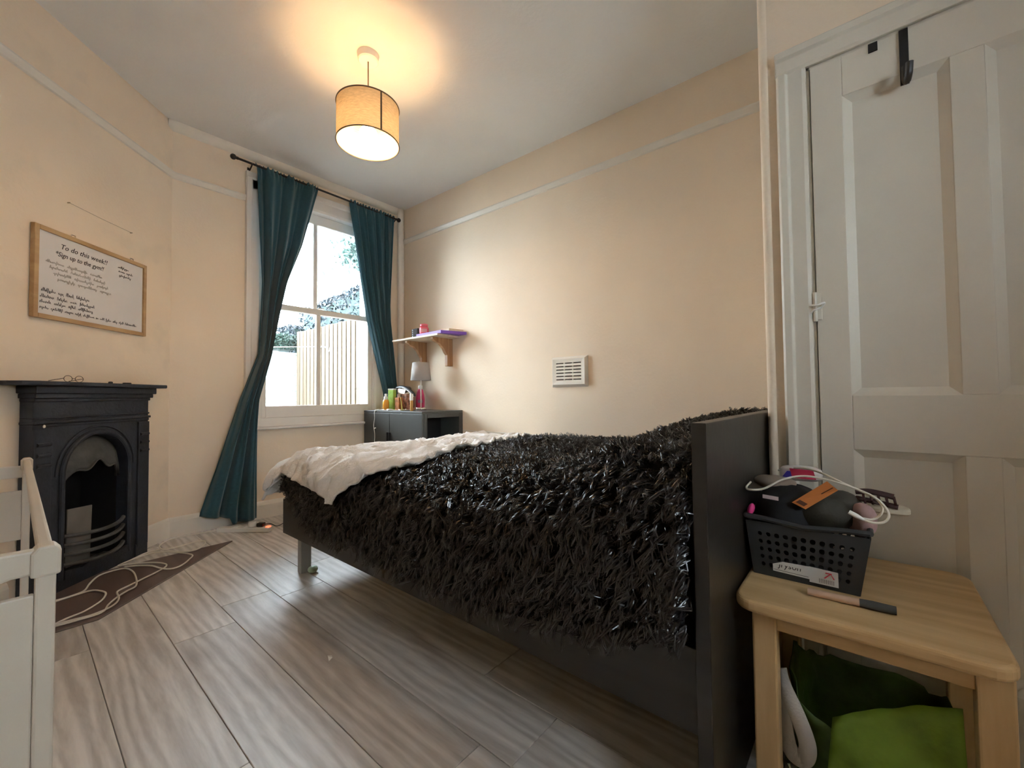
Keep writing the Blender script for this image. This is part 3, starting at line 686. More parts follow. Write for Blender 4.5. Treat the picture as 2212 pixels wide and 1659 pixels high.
MB().prism([(-0.190, -0.026), (0.190, -0.026), (0.190, 0.026), (-0.190, 0.026)], 'z', 0.0, 0.034).build('body', M_white, ps, local=True, bevel=0.008)
for dx in (-0.10, -0.02): MB().box(dx-0.018, dx+0.018, -0.018, 0.018, 0.033, 0.036).build('socket', mat('socket_face', (0.66, 0.64, 0.60), 0.4), ps, local=True, bevel=0.001)
MB().box(0.158, 0.184, -0.014, 0.014, 0.033, 0.039).build('switch', mat('red_neon_switch', (0.8, 0.06, 0.03), 0.3, emit=(1, 0.08, 0.03, 2.0)), ps, local=True, bevel=0.002)
def at_strip(dx, dy):
    a = math.atan2(-0.29, 0.235); return 1.075+dx*math.cos(a)-dy*math.sin(a), 3.42+dx*math.sin(a)+dy*math.cos(a)
x, y = at_strip(0.055, 0); tag(MB().lathe([(0.024, 0.0365), (0.026, 0.040), (0.026, 0.062), (0.023, 0.068)], 20, (x, y, 0)).build('adapter_plug', M_white, smooth=True), 'round white plug in the power strip', 'plug')
x, y = at_strip(0.118, 0); bpl = thing('black_plug', 'black plug with lead in the end of the power strip', 'plug', (x, y, 0.037), math.atan2(-0.29, 0.235))
MB().box(-0.024, 0.024, -0.020, 0.020, 0.0, 0.026).build('plug_body', M_black, bpl, local=True, bevel=0.006)
MB().tube(catmull([(0.02, 0.0, 0.014), (0.05, 0.03, 0.010), (0.06, 0.10, -0.028), (0.05, 0.22, -0.033), (0.02, 0.36, -0.033)], 6), 0.003, 8).build('lead', M_black, bpl, local=True, smooth=True)
tag(MB().ball((1.063, 2.330, 0.017), (0.026, 0.022, 0.017), 14, 9, 0.85).build('green_bottle_cap', mat('pale_green', (0.55, 0.72, 0.55), 0.4), smooth=True), 'small pale green ball beside the bed leg', 'ball')
pb = MB(); pb.add([(0.745, 1.505, 0.0005), (0.762, 1.512, 0.003), (0.768, 1.530, 0.001), (0.752, 1.527, 0.006), (0.758, 1.542, 0.0006)], [(0, 1, 3), (1, 2, 3), (2, 4, 3)])
tag(pb.build('paper_scrap', M_white, solid=0.0006), 'tiny torn scrap of white paper on the floor', 'paper')

# ------------------------------------------------------------------ vent, shelf
vt = thing('wall_vent', 'cream louvred air vent on the wall above the bed', 'vent', (XR, 1.638, 1.01))
v0, v1, z0, z1 = 1.486, 1.792, 1.012, 1.234
def ringbox(x0, x1, a, b, c_, d, t):
    m = MB(); m.box(x0, x1, a, b, c_, c_+t); m.box(x0, x1, a, b, d-t, d); m.box(x0, x1, a, a+t, c_+t, d-t); m.box(x0, x1, b-t, b, c_+t, d-t); return m
fr = MB(); o_ = [(XR-0.001, v0, z0), (XR-0.001, v1, z0), (XR-0.001, v1, z1), (XR-0.001, v0, z1)]
i1 = [(XR-0.024, v0+0.018, z0+0.018), (XR-0.024, v1-0.018, z0+0.018), (XR-0.024, v1-0.018, z1-0.018), (XR-0.024, v0+0.018, z1-0.018)]
i2 = [(XR-0.020, v0+0.048, z0+0.040), (XR-0.020, v1-0.048, z0+0.040), (XR-0.020, v1-0.048, z1-0.040), (XR-0.020, v0+0.048, z1-0.040)]
fr.add(o_+i1+i2, [(k, (k+1) % 4, 4+(k+1) % 4, 4+k) for k in range(4)]+[(4+k, 4+(k+1) % 4, 8+(k+1) % 4, 8+k) for k in range(4)])
fr.build('frame', M_trim, vt)
MB().box(XR-0.006, XR-0.001, v0+0.03, v1-0.03, z0+0.03, z1-0.03).build('backing', mat('vent_dark', (0.06, 0.035, 0.015), 0.9), vt)
for k in range(7):
    z = z0+0.034+k*(z1-z0-0.068-0.012)/6
    MB().prism([(XR-0.021, z), (XR-0.008, z+0.006), (XR-0.008, z+0.018), (XR-0.021, z+0.0145)], 'y', v0+0.045, v1-0.045).build('slat', M_trim, vt)
for k in (1, 2):
    y = lerp(v0+0.045, v1-0.045, k/3); MB().box(XR-0.0215, XR-0.010, y-0.004, y+0.004, z0+0.036, z1-0.036).build('slat_divider', M_trim, vt)

SZ = 1.481
sh = thing('wall_shelf', 'small wooden wall shelf on two curved brackets above the cabinet', 'shelf', (XR, 3.14, 1.2))
MB().prism([(2.335, 2.80), (2.60, 2.80), (2.60, 3.50), (2.335, 3.47)], 'z', SZ, SZ+0.017).build('board', M_shelf, sh, bevel=0.002)
bk = [(XR-0.002, 1.228), (XR-0.066, 1.228), (XR-0.066, 1.330), (XR-0.085, 1.350), (XR-0.110, 1.390), (XR-0.150, 1.425), (XR-0.195, 1.438), (XR-0.232, 1.462), (XR-0.235, SZ), (XR-0.002, SZ)]
for y in (2.918, 3.292): MB().prism(bk, 'y', y-0.018, y+0.018).build('bracket', M_oakb, sh, bevel=0.003)
st = SZ+0.0175
M_pur = mat('violet_card', (0.20, 0.085, 0.52), 0.5)
pf = thing('purple_box', 'flat purple box lying on the wall shelf under the jar', 'box', (2.46, 2.93, st))
MB().prism([(2.352, 2.775), (2.585, 2.70), (2.592, 3.06), (2.365, 3.135)], 'z', st+0.001, st+0.026).build('lid', M_pur, pf, bevel=0.002)
MB().prism([(2.362, 2.810), (2.588, 2.802), (2.590, 3.05), (2.372, 3.12)], 'z', st, st+0.0012).build('base', mat('dark_card', (0.07, 0.04, 0.05), 0.6), pf)
s2 = st+0.0265
bo = thing('paperback_book', 'pale paperback book lying on the purple box', 'book', (2.5, 2.84, s2))
M_page = mat('page_edges', (0.78, 0.66, 0.48), 0.8, var=0.05, vscale=200, stretch=(1, 1, 20)); M_cov = mat('peach_cover', (0.78, 0.52, 0.32), 0.5)
bpoly = [(2.435, 2.765), (2.585, 2.74), (2.592, 2.955), (2.445, 2.975)]
def inset(p, d):
    cx = sum(q[0] for q in p)/len(p); cy = sum(q[1] for q in p)/len(p); return [(cx+(q[0]-cx)*(1-d), cy+(q[1]-cy)*(1-d)) for q in p]
MB().prism(bpoly, 'z', s2, s2+0.0018).build('cover', M_cov, bo); MB().prism(inset(bpoly, 0.02), 'z', s2+0.0018, s2+0.020).build('pages', M_page, bo); MB().prism(bpoly, 'z', s2+0.020, s2+0.022).build('cover', M_cov, bo)
MB().prism([(2.41, 2.90), (2.47, 2.875), (2.50, 2.94), (2.44, 2.965)], 'z', s2+0.0222, s2+0.026)
tag(MB().ball((2.505, 2.915, s2+0.030), (0.026, 0.018, 0.008), 14, 8).build('orange_clip', mat('orange_plastic', (0.80, 0.26, 0.10), 0.4), smooth=True), 'small orange clip on top of the pale paperback', 'clip')
jr = thing('pink_candle_jar', 'pink glass candle jar with lid on the purple box', 'jar', (2.415, 3.085, s2))
M_pink = mat('coral_pink_glass', (0.80, 0.11, 0.16), 0.22)
MB().lathe([(0.030, 0.0), (0.040, 0.004), (0.043, 0.02), (0.043, 0.052), (0.036, 0.066), (0.031, 0.070)], 26, (2.415, 3.085, s2)).build('jar', M_pink, jr, smooth=True)
MB().lathe([(0.033, 0.071), (0.037, 0.074), (0.037, 0.088), (0.030, 0.093)], 26, (2.415, 3.085, s2)).build('lid', mat('pink_lid', (0.78, 0.16, 0.22), 0.3), jr, smooth=True)
MB().grid([[(2.415+0.0436*math.cos(t), 3.085+0.0436*math.sin(t), s2+z) for t in np.linspace(-2.9, -1.6, 9)] for z in (0.014, 0.046)]).build('label', mat('pale_pink_label', (0.85, 0.42, 0.42), 0.5), jr, smooth=True)
tr = MB().prism([(2.365, 3.19), (2.56, 3.16), (2.575, 3.33), (2.38, 3.37)], 'z', st, st+0.007).build('black_tray', M_black, bevel=0.002); tag(tr, 'thin black tray under the grey speaker on the wall shelf', 'tray')
spk = thing('speaker', 'small dark grey cube speaker on the wall shelf', 'speaker', (2.47, 3.255, st+0.0075))
MB().prism([(2.425, 3.20), (2.535, 3.19), (2.545, 3.295), (2.435, 3.305)], 'z', st+0.0075, st+0.100).build('body', mat('speaker_fabric', (0.055, 0.058, 0.062), 0.8, bump=0.3, bscale=300), spk, bevel=0.008)
for k in range(4): MB().box(2.4285, 2.4310, 3.272, 3.282, st+0.022+0.019*k, st+0.034+0.019*k).build('button', mat('pale_grey_mark', (0.55, 0.58, 0.60), 0.4), spk)

# ------------------------------------------------------------------ cabinet and the things on it
CX0, CX1, CY0, CY1, CZ = 2.146, 2.598, 2.772, 3.655, 0.828
cb = thing('cabinet', 'dark grey two-door cabinet with an open end beside the bed', 'cabinet', (2.37, 3.2, 0))
MB().box(CX0, CX1, CY0, CY1, CZ-0.020, CZ).build('top', M_cab, cb, bevel=0.002)
MB().box(CX0+0.02, CX1, CY0, CY1, 0.0, 0.06).build('plinth', M_cab, cb, bevel=0.002)
MB().box(CX1-0.045, CX1, CY0, CY1, 0.06, CZ-0.02).build('back_panel', M_cab, cb, bevel=0.002)
MB().box(CX0+0.02, CX0+0.055, CY0, CY0+0.03, 0.06, CZ-0.02).build('end_stile', M_cab, cb, bevel=0.002)
MB().box(CX0+0.055, CX1-0.045, CY0, CY0+0.03, CZ-0.055, CZ-0.02).build('end_rail', M_cab, cb, bevel=0.002)
MB().box(CX0+0.02, CX1-0.045, CY0+0.25, CY0+0.27, 0.06, CZ-0.02).build('divider', M_cabin, cb)
MB().box(CX0+0.02, CX1-0.045, CY1-0.02, CY1, 0.06, CZ-0.02).build('end_panel', M_cab, cb)
MB().box(CX0+0.02, CX1-0.045, CY0+0.005, CY0+0.25, 0.40, 0.418).build('inner_shelf', M_cabin, cb)
ysp = 3.235
for a, b in ((CY0+0.002, ysp-0.0025), (ysp+0.0025, CY1-0.002)):
    d = MB().box(CX0, CX0+0.018, a, b, 0.065, CZ-0.022).build('door', M_cab, cb, bevel=0.0015)
    hy = ysp-0.016 if b < ysp else ysp+0.016
    MB().box(CX0-0.022, CX0-0.001, hy-0.006, hy+0.006, 0.555, 0.640).build('handle', M_black, d, bevel=0.003)
def lat(name, prof, x, y, z, m, par, n=22): return MB().lathe(prof, n, (x, y, z)).build(name, m, par, smooth=True, angle=50)
c0 = CZ+0.0008
tl = thing('table_lamp', 'unlit table lamp with pale grey shade on the cabinet', 'lamp', (2.40, 3.115, c0))
lat('base', [(0.050, 0), (0.052, 0.003), (0.052, 0.022), (0.048, 0.026)], 2.40, 3.115, c0, M_chrome, tl, 32)
MB().tube([(2.40, 3.115, c0+0.02), (2.40, 3.115, c0+0.36)], 0.0055, 12).build('stem', mat('lamp_stem', (0.66, 0.60, 0.55), 0.3, metal=0.7), tl, smooth=True)
lat('lamp_holder', [(0.014, 0.30), (0.016, 0.305), (0.016, 0.345), (0.012, 0.35)], 2.40, 3.115, c0, M_white, tl)
MB().lathe([(0.092, 0.272), (0.084, 0.35), (0.075, 0.436)], 40, (2.40, 3.115, c0), False, False).build('shade', mat('grey_shade_fabric', (0.40, 0.37, 0.345), 0.85, bump=0.2, bscale=250), tl, smooth=True, solid=0.002)
pbt = thing('pink_bottle', 'tall pink lotion bottle behind the table lamp', 'bottle', (2.50, 3.255, c0))
lat('body', [(0.036, 0), (0.042, 0.006), (0.044, 0.06), (0.043, 0.10), (0.038, 0.135), (0.033, 0.160), (0.029, 0.185), (0.018, 0.196)], 2.50, 3.255, c0, mat('magenta_plastic', (0.72, 0.07, 0.20), 0.3), pbt)
lat('cap', [(0.017, 0.196), (0.020, 0.199), (0.020, 0.228), (0.016, 0.232)], 2.50, 3.255, c0, M_white, pbt)
MB().grid([[(2.50+0.0446*math.cos(t), 3.255+0.0446*math.sin(t), c0+z) for t in np.linspace(-2.75, -1.75, 9)] for z in (0.065, 0.095)]).build('label', mat('blue_grey_label', (0.35, 0.30, 0.42), 0.5), pbt, smooth=True)
tb = thing('roller_bottle', 'slim amber tube with white cap at the cabinet front', 'bottle', (2.20, 2.985, c0))
lat('tube', [(0.010, 0), (0.0135, 0.004), (0.0135, 0.088), (0.011, 0.092)], 2.20, 2.985, c0, mat('amber_liquid', (0.62, 0.34, 0.10), 0.15), tb)
lat('cap', [(0.0145, 0.092), (0.0150, 0.094), (0.0150, 0.146), (0.0135, 0.149)], 2.20, 2.985, c0, M_white, tb)
sb = thing('spray_bottle', 'orange body spray bottle with white cap beside the curtain', 'bottle', (2.235, 3.425, c0))
lat('body', [(0.024, 0), (0.028, 0.004), (0.029, 0.075), (0.024, 0.095), (0.013, 0.104)], 2.235, 3.425, c0, mat('orange_gel', (0.85, 0.38, 0.05), 0.2), sb)
lat('cap', [(0.020, 0.099), (0.021, 0.102), (0.017, 0.125), (0.011, 0.132), (0.012, 0.150), (0.010, 0.154)], 2.235, 3.425, c0, M_white, sb)
def carton(name, label, cat, x, y, w, d, h, rz, m, topm=None):
    t = thing(name, label, cat, (x, y, c0), rz)
    MB().box(-w/2, w/2, -d/2, d/2, 0, h).build('body', m, t, local=True, bevel=0.003)
    if topm: MB().box(-w/2-0.002, w/2+0.002, -d/2-0.002, d/2+0.002, h, h+0.012).build('lid', topm, t, local=True, bevel=0.002)
    return t
carton('green_carton', 'tall lime green carton standing behind the orange spray bottle', 'carton', 2.30, 3.42, 0.045, 0.06, 0.190, 0.3, mat('lime_green_card', (0.34, 0.55, 0.09), 0.5, var=0.25, vscale=25), mat('white_card', (0.75, 0.75, 0.70), 0.5))
carton('orange_box', 'small rust orange box between the green carton and the patterned bag', 'box', 2.30, 3.315, 0.05, 0.05, 0.118, 0.2, mat('rust_card', (0.52, 0.20, 0.06), 0.5, var=0.4, vscale=30))
tube2 = thing('yellow_tube', 'olive yellow squeeze tube leaning in front of the patterned bag', 'tube', (2.275, 3.225, c0))
def loft(rings): return MB().grid(rings)
ym = MB(); rings = []
for z, rx, ry in ((0, 0.013, 0.013), (0.012, 0.014, 0.014), (0.02, 0.022, 0.019), (0.08, 0.023, 0.012), (0.145, 0.025, 0.002)):
    rings.append([(2.275+rx*math.cos(t)*0.6, 3.225+rx*math.cos(t)*0.9+ry*math.sin(t)*0.5+z*0.22, c0+z) for t in np.linspace(0, 2*PI, 17)])
ym.grid(rings).build('tube', mat('olive_yellow', (0.45, 0.36, 0.06), 0.4), tube2, smooth=True)
MB().lathe([(0.013, 0), (0.014, 0.002), (0.013, 0.014)], 18, (2.275, 3.225, c0)).build('cap', mat('yellow_cap', (0.55, 0.45, 0.08), 0.4), tube2, smooth=True)
pbg = thing('patterned_bag', 'patterned beige and red gift bag at the back of the cabinet', 'bag', (2.40, 3.345, c0))
mg = MB(); x0, x1, ya, yb, hh = 2.345, 2.45, 3.275, 3.415, 0.150
mg.add([(x0, ya, c0), (x1, ya, c0), (x1, yb, c0), (x0, yb, c0), (x0+0.012, ya-0.004, c0+hh), (x1-0.012, ya-0.004, c0+hh), (x1-0.012, yb+0.004, c0+hh), (x0+0.012, yb+0.004, c0+hh)], [(0, 3, 2, 1), (0, 1, 5, 4), (1, 2, 6, 5), (2, 3, 7, 6), (3, 0, 4, 7)])
mg.build('bag', mat('red_print_paper', (0.46, 0.22, 0.14), 0.6, var=0.75, vscale=38), pbg, solid=0.0015)
MB().box(x0+0.02, x1-0.02, ya+0.005, yb-0.005, c0+0.10, c0+0.158).build('tissue', mat('cream_paper', (0.72, 0.62, 0.50), 0.8, bump=0.5, bscale=60), pbg, bevel=0.006)
cdm = MB().prism([(3.24, 0.150), (3.36, 0.168), (3.375, 0.205), (3.25, 0.190)], 'x', 2.318, 2.3205); cdm.v = [(p[0]+(p[2]-0.17)*0.5, p[1], p[2]+c0) for p in cdm.v]
tag(cdm.build('gift_card', mat('pale_card', (0.74, 0.64, 0.55), 0.6)), 'pale card leaning against the top of the patterned bag', 'card')
hbn = thing('hair_brush', 'black curved hairbrush resting on top of the patterned bag', 'brush', (2.36, 3.30, c0+0.16))
arc = [(2.345, lerp(3.42, 3.135, t), c0+0.172+0.050*math.sin(PI*(0.25+0.62*t))-0.060*t*t) for t in np.linspace(0, 1, 13)]
MB().tube(arc, [0.010]+[0.017]*11+[0.012], 10, flat=0.8).build('back', M_black, hbn, smooth=True)
MB().tube([(p[0]-0.014, p[1]-0.004, p[2]-0.006) for p in arc[5:]], 0.0055, 8).build('edge', mat('pale_grey_rubber', (0.50, 0.48, 0.44), 0.6), hbn, smooth=True)
gp = MB().ball((2.42, 3.385, c0+0.195), (0.030, 0.085, 0.030), 18, 10, 0.75)
gp.v = [(p[0], p[1], p[2]+0.006*nz(p[1]*30, p[0]*30, 1)) for p in gp.v]
tag(gp.build('grey_pouch', mat('taupe_fabric', (0.24, 0.215, 0.195), 0.85, bump=0.2, bscale=200), smooth=True, angle=80), 'taupe fabric pouch on top of the patterned bag', 'pouch')
# fairy lights
fl_ = thing('fairy_lights', 'string of small white fairy lights trailing over the cabinet front', 'fairy lights', (2.2, 3.4, c0))
path = [(2.30, 3.12, c0+0.004), (2.25, 3.20, c0+0.006), (2.21, 3.16, c0+0.004), (2.19, 3.24, c0+0.006), (2.24, 3.30, c0+0.004), (2.19, 3.34, c0+0.006), (2.17, 3.29, c0+0.004), (2.17, 3.40, c0+0.006), (2.155, 3.455, c0+0.006), (2.138, 3.462, CZ-0.012), (2.135, 3.455, 0.76), (2.135, 3.470, 0.69), (2.135, 3.452, 0.61), (2.135, 3.458, 0.54), (2.135, 3.478, 0.46), (2.135, 3.47, 0.38)]
cp = catmull(path, 6)
MB().tube(cp, 0.0022, 6).build('wire', M_white, fl_, smooth=True)
for i in (4, 12, 20, 27, 34, 41, 48, 53, 68, 80, 88):
    p = cp[i % len(cp)]; a = i*1.7
    d = Vector((-0.010, 0.9*math.cos(a), 0.35*math.sin(a))).normalized()
    if p.z > CZ: d = Vector((math.cos(a), math.sin(a), 0.25)).normalized()
    MB().tube([p, p+d*0.012, p+d*0.030], [0.004, 0.0062, 0.004], 8).build('bulb', M_white, fl_, smooth=True)

# ------------------------------------------------------------------ bed
bed = thing('bed', 'black-brown double bed frame with tall headboard', 'bed', (1.7, 1.35, 0))
BX0, BX1, BY0, BY1 = 0.945, 2.46, 0.262, 2.425
hbd = MB().box(0.928, 2.50, 0.256, 0.286, 0.0, 0.889).build('headboard', M_blackwood, bed, bevel=0.002)
MB().box(BX0, BX0+0.022, 0.286, BY1, 0.225, 0.405).build('side_rail', M_blackwood, bed, bevel=0.002)
MB().box(BX1-0.022, BX1, 0.286, BY1, 0.225, 0.405).build('side_rail', M_blackwood, bed, bevel=0.002)
MB().box(BX0+0.022, BX1-0.022, BY1-0.022, BY1, 0.225, 0.405).build('foot_rail', M_blackwood, bed, bevel=0.002)
M_leg = mat('silver_grey_leg', (0.33, 0.33, 0.31), 0.5)
for x, y in ((1.012, 2.356), (2.33, 2.356)): MB().box(x, x+0.055, y, y+0.045, 0.0, 0.235).build('leg', M_leg, bed, bevel=0.003)
MB().box(1.70, 1.74, 0.30, 2.40, 0.225, 0.26).build('mid_beam', M_leg, bed)
for k in range(14): MB().box(BX0+0.03, BX1-0.03, 0.33+k*0.15, 0.40+k*0.15, 0.262, 0.280).build('slat', M_pine, bed)
MB().box(0.985, 2.42, 0.30, 2.395, 0.282, 0.52).build('mattress', mat('dark_sheet', (0.014, 0.015, 0.022), 0.8), bed, bevel=0.05, segs=4)

YS = [0.288, 0.40, 0.50, 0.62, 0.75, 0.88, 1.0, 1.2, 1.5, 1.85, 2.1, 2.3, 2.42]
FAR = [0.835, 0.845, 0.828, 0.80, 0.768, 0.715, 0.672, 0.665, 0.670, 0.640, 0.630, 0.630, 0.60]
NEAR = [0.80, 0.80, 0.79, 0.755, 0.71, 0.675, 0.658, 0.655, 0.655, 0.640, 0.635, 0.625, 0.60]
def bedz(x, y):
    t = smooth01((x-0.95)/1.4)
    z = lerp(float(np.interp(y, YS, NEAR)), float(np.interp(y, YS, FAR)), t)
    z += 0.022*nz(x*2.1, y*2.1, 3.3)+0.010*nz(x*5, y*5, 8.1)
    z -= 0.045*math.exp(-((x-1.75)/0.22)**2-((y-1.02)/0.16)**2)
    return z
RX, A1 = 0.15, 1.385           # edge radius, flat run
def sect(a):                   # across the bed from the wall side: returns x, drop
    if a < 0: return 2.465, 0.05-a
    if a < A1:
        x = 2.465-a; d = 0.05*max(0, (x-2.37)/0.095)**2; return x, d
    th = (a-A1)/RX
    if th < PI/2: return 1.08-RX*math.sin(th), RX*(1-math.cos(th))
    d = (th-PI/2)*RX
    return 0.93-0.03*min(1, d/0.2), RX+d
def foot(b):                   # along the bed: returns y, drop
    b0, r = 2.34, 0.11
    if b < b0: return b, 0
    th = (b-b0)/r
    if th < PI/2: return b0+r*math.sin(th), r*(1-math.cos(th))
    return b0+r+0.012, r+(th-PI/2)*r
HY = [0.288, 0.36, 0.51, 0.66, 0.89, 1.12, 1.39, 1.62, 1.95, 2.14, 2.30, 2.44]
HZ = [0.452, 0.425, 0.378, 0.358, 0.330, 0.322, 0.322, 0.334, 0.326, 0.372, 0.435, 0.485]
def amax_throw(y):
    return A1+RX*PI/2+max(0.0, bedz(0.95, y)-RX-float(np.interp(y, HY, HZ)))+0.012*nz(y*9, 2, 1)
def surf(a, b, off=0.0):
    y, dy = foot(b); x, dx = sect(a)
    z = bedz(x, min(y, 2.40))-(dx**3+dy**3)**(1/3)
    e = 0.004
    if off:
        y2, dy2 = foot(b+e); x2, dx2 = sect(a+e)
        ta = Vector((x2-x, 0, bedz(x2, min(y, 2.40))-(dx2**3+dy**3)**(1/3)-z)); tb = Vector((0, y2-y, bedz(x, min(y2, 2.40))-(dx**3+dy2**3)**(1/3)-z))
        n = tb.cross(ta)
        if n.length < 1e-9: n = Vector((0, 0, 1))
        n.normalize()
        if n.z < -0.2 or (abs(n.z) < 0.2 and n.x > 0 and x < 1.2): n = -n
        return Vector((x, y, z))+n*off
    return Vector((x, y, z))
th = thing('fur_throw', 'shaggy black fur throw hanging over the side of the bed', 'throw', (1.6, 1.3, 0.6))
P = []
for i in range(75):
    b = lerp(0.300, 2.405, i/74); y, _ = foot(b); am = amax_throw(min(y, 2.44))
    P.append([tuple(surf(lerp(-0.06, am, j/90), b)) for j in range(91)])
M_throw = mat('black_throw_backing', (0.006, 0.006, 0.007), 0.95, spec=0.1)
MB().grid(P).build('backing', M_throw, th, smooth=True, angle=180, solid=0.006)

# white blanket over the foot of the bed
BSX = [0.93, 1.00, 1.06, 1.30, 1.64, 2.00, 2.30, 2.47]
BSY = [1.42, 1.40, 1.39, 1.47, 1.59, 1.72, 1.83, 1.89]
def ystart(a):
    x, d = sect(a)
    y = float(np.interp(x, BSX, BSY))
    if a > A1: y = 1.39+0.41*smooth01((a-A1)/0.275)**0.9
    return y+0.010*nz(a*9, 4.2, 0)
def amax_bl(y):
    hz = float(np.interp(y, [1.80, 1.95, 2.2, 2.38, 2.45, 2.47], [0.487, 0.512, 0.532, 0.545, 0.45, 0.41]))
    return A1+RX*PI/2+max(-0.1, bedz(0.95, y)-RX-hz)
P = []
nb, na = 150, 190
ATIP = A1+RX*PI/2
for j in range(na+1):
    p = j/na; row = []
    for i in range(nb+1):
        q = i/nb
        # iterate once: y from a guess of a, then a from y
        a = lerp(-0.02, 1.66, p)
        for _ in range(3):
            b = lerp(ystart(a), 2.615, q); y, _d = foot(b); a = lerp(-0.02, amax_bl(min(y, 2.46)), p)
        wp = nz(a*2.5, b*2.5, 5)
        rid = 1-abs(nz(a*2.6+1.2*wp, b*13+3.0*wp, 7))*2.2
        rid2 = 1-abs(nz(a*9+2*wp, b*12, 17))*2.4
        w = 0.020+0.022*max(0, rid)**2+0.011*max(0, rid2)**2+0.005*nz(a*24, b*24, 1)
        w += 0.010*math.exp(-((q-0.0)/0.03)**2)
        pt = surf(a, b, w)
        if q > 0.72: e_ = (q-0.72)/0.28; pt.y += 0.085*e_*(1+0.25*math.sin(a*11)); pt.x -= 0.035*e_*smooth01((a-1.2)/0.3); pt.z += 0.02*e_
        row.append(tuple(pt))
    P.append(row)
bl = MB().grid(P).build('blanket', mat('white_fleece', (0.80, 0.77, 0.73), 0.95, var=0.06, vscale=14, bump=0.5, bscale=120, sheen=0.3), smooth=True, angle=180, solid=0.010)
tag(bl, 'crumpled off-white fleece blanket across the foot of the bed', 'blanket')

# fur pile on the throw, clumped strands
def fur():
    NC, NS, SEG = 21000, 5, 4
    V = np.zeros((NC*NS, (SEG)*2+1, 3), dtype=np.float32); cnt = 0
    rr = random.Random(11)
    for c in range(NC):
        b = rr.uniform(0.294, 2.40) if c % 30 else rr.uniform(0.294, 0.33); y, _ = foot(b)
        am = amax_throw(min(y, 2.44)); a = rr.uniform(-0.02, am)
        hid = b > ystart(a)+0.03 and a < amax_bl(min(y, 2.46))-0.015
        if hid: continue
        side = smooth01((a-A1)/0.25)
        short = 1.0
        if b > 1.85 and side > 0.5: short = max(0.45, 1-(b-1.85)*1.1)
        p0 = surf(a, b, 0.003); p1 = surf(a, b, 0.013); n = (p1-p0).normalized()
        down = surf(a+0.01, b)-surf(a, b); down.normalize(); alng = surf(a, b+0.01)-surf(a, b); alng.normalize()
        # lie of the pile swirls over the surface
        ang = 2.2*nz(a*1.6, b*1.6, 6)+2.2*nz(a*7, b*7, 2)+rr.uniform(-0.5, 0.5)
        flow = down*(0.55+0.75*side+0.5*math.cos(ang))+alng*(0.9*math.sin(ang)-0.2)
        L = rr.uniform(0.022, 0.040)*short
        tip = p0+n*L*rr.uniform(0.40, 0.75)+flow*L*0.75
        bend = Vector((rr.uniform(-1, 1), rr.uniform(-1, 1), rr.uniform(-1, 1)))*0.012
        for s in range(NS):
            r0 = p0+down*rr.uniform(-0.010, 0.010)+alng*rr.uniform(-0.010, 0.010)
            tp = tip+Vector((rr.uniform(-1, 1), rr.uniform(-1, 1), rr.uniform(-1, 1)))*0.006
            ax = (tp-r0); sd = ax.cross(n)
            if sd.length < 1e-6: sd = down
            sd.normalize(); wd = rr.uniform(0.0010, 0.0021)
            sd = (sd+n*rr.uniform(-0.6, 0.6)).normalized()
            for k in range(SEG):
                t = k/SEG
                q = r0.lerp(tp, t)+n*(L*0.42*math.sin(PI*t)*0.8)+bend*math.sin(2*PI*t)
                w_ = wd*(1-0.5*t)
                V[cnt, 2*k] = q-sd*w_; V[cnt, 2*k+1] = q+sd*w_
            V[cnt, 2*SEG] = tp
            cnt += 1
    V = V[:cnt]; nv = SEG*2+1
    verts = V.reshape(-1, 3)-np.array(ORG[th.name], dtype=np.float32)
    base = (np.arange(cnt)*nv)[:, None]
    tri = []
    for k in range(SEG-1): tri += [[2*k, 2*k+1, 2*k+3], [2*k, 2*k+3, 2*k+2]]
    tri += [[2*SEG-2, 2*SEG-1, 2*SEG]]
    T_ = (base[:, :, None]+np.array(tri)[None]).reshape(-1, 3)
    me = bpy.data.meshes.new('fur_pile'); me.vertices.add(len(verts)); me.vertices.foreach_set('co', verts.ravel())
    me.loops.add(T_.size); me.loops.foreach_set('vertex_index', T_.ravel().astype(np.int32))
    me.polygons.add(len(T_)); me.polygons.foreach_set('loop_start', np.arange(0, T_.size, 3, dtype=np.int32))
    me.update(calc_edges=True); me.shade_smooth()
    o = bpy.data.objects.new('fur_pile', me); COL.objects.link(o); o.parent = th; o['kind'] = 'stuff'
    me.materials.append(mat('black_faux_fur', (0.0075, 0.0075, 0.009), 0.30, var=0.45, vscale=9, spec=0.9))
fur()

# ------------------------------------------------------------------ white open frame in the left foreground
fr_ = thing('panelled_stand', 'white painted open-topped wooden frame with panelled ends in the left foreground', 'stand', (-0.2, 1.4, 0))
M_wp = mat('white_gloss_wood', (0.66, 0.585, 0.48), 0.35, var=0.03, bump=0.05, bscale=20)
RXr, RXl, RYn, RYf = 0.037, -0.50, 0.775, 2.03
for x in (RXr-0.018, RXl):
    for y in (RYn, RYf-0.022):
        pst = MB().box(x, x+0.018, y, y+0.022, 0.0, 0.738).build('post', M_wp, fr_, bevel=0.003)
        MB().prism([(x-0.004, 0.735), (x+0.022, 0.735), (x+0.022, 0.764), (x+0.016, 0.772), (x+0.002, 0.772), (x-0.004, 0.764)], 'y', y-0.003, y+0.025).build('post_head', M_wp, pst, bevel=0.003)
for x in (RXr-0.016, RXl+0.002): MB().box(x, x+0.014, RYn+0.02, RYf-0.02, 0.748, 0.768).build('side_rail', M_wp, fr_, bevel=0.004, segs=3)
for x in (RXr-0.016, RXl+0.002): MB().box(x, x+0.014, RYn+0.02, RYf-0.02, 0.30, 0.33).build('side_rail', M_wp, fr_, bevel=0.004)
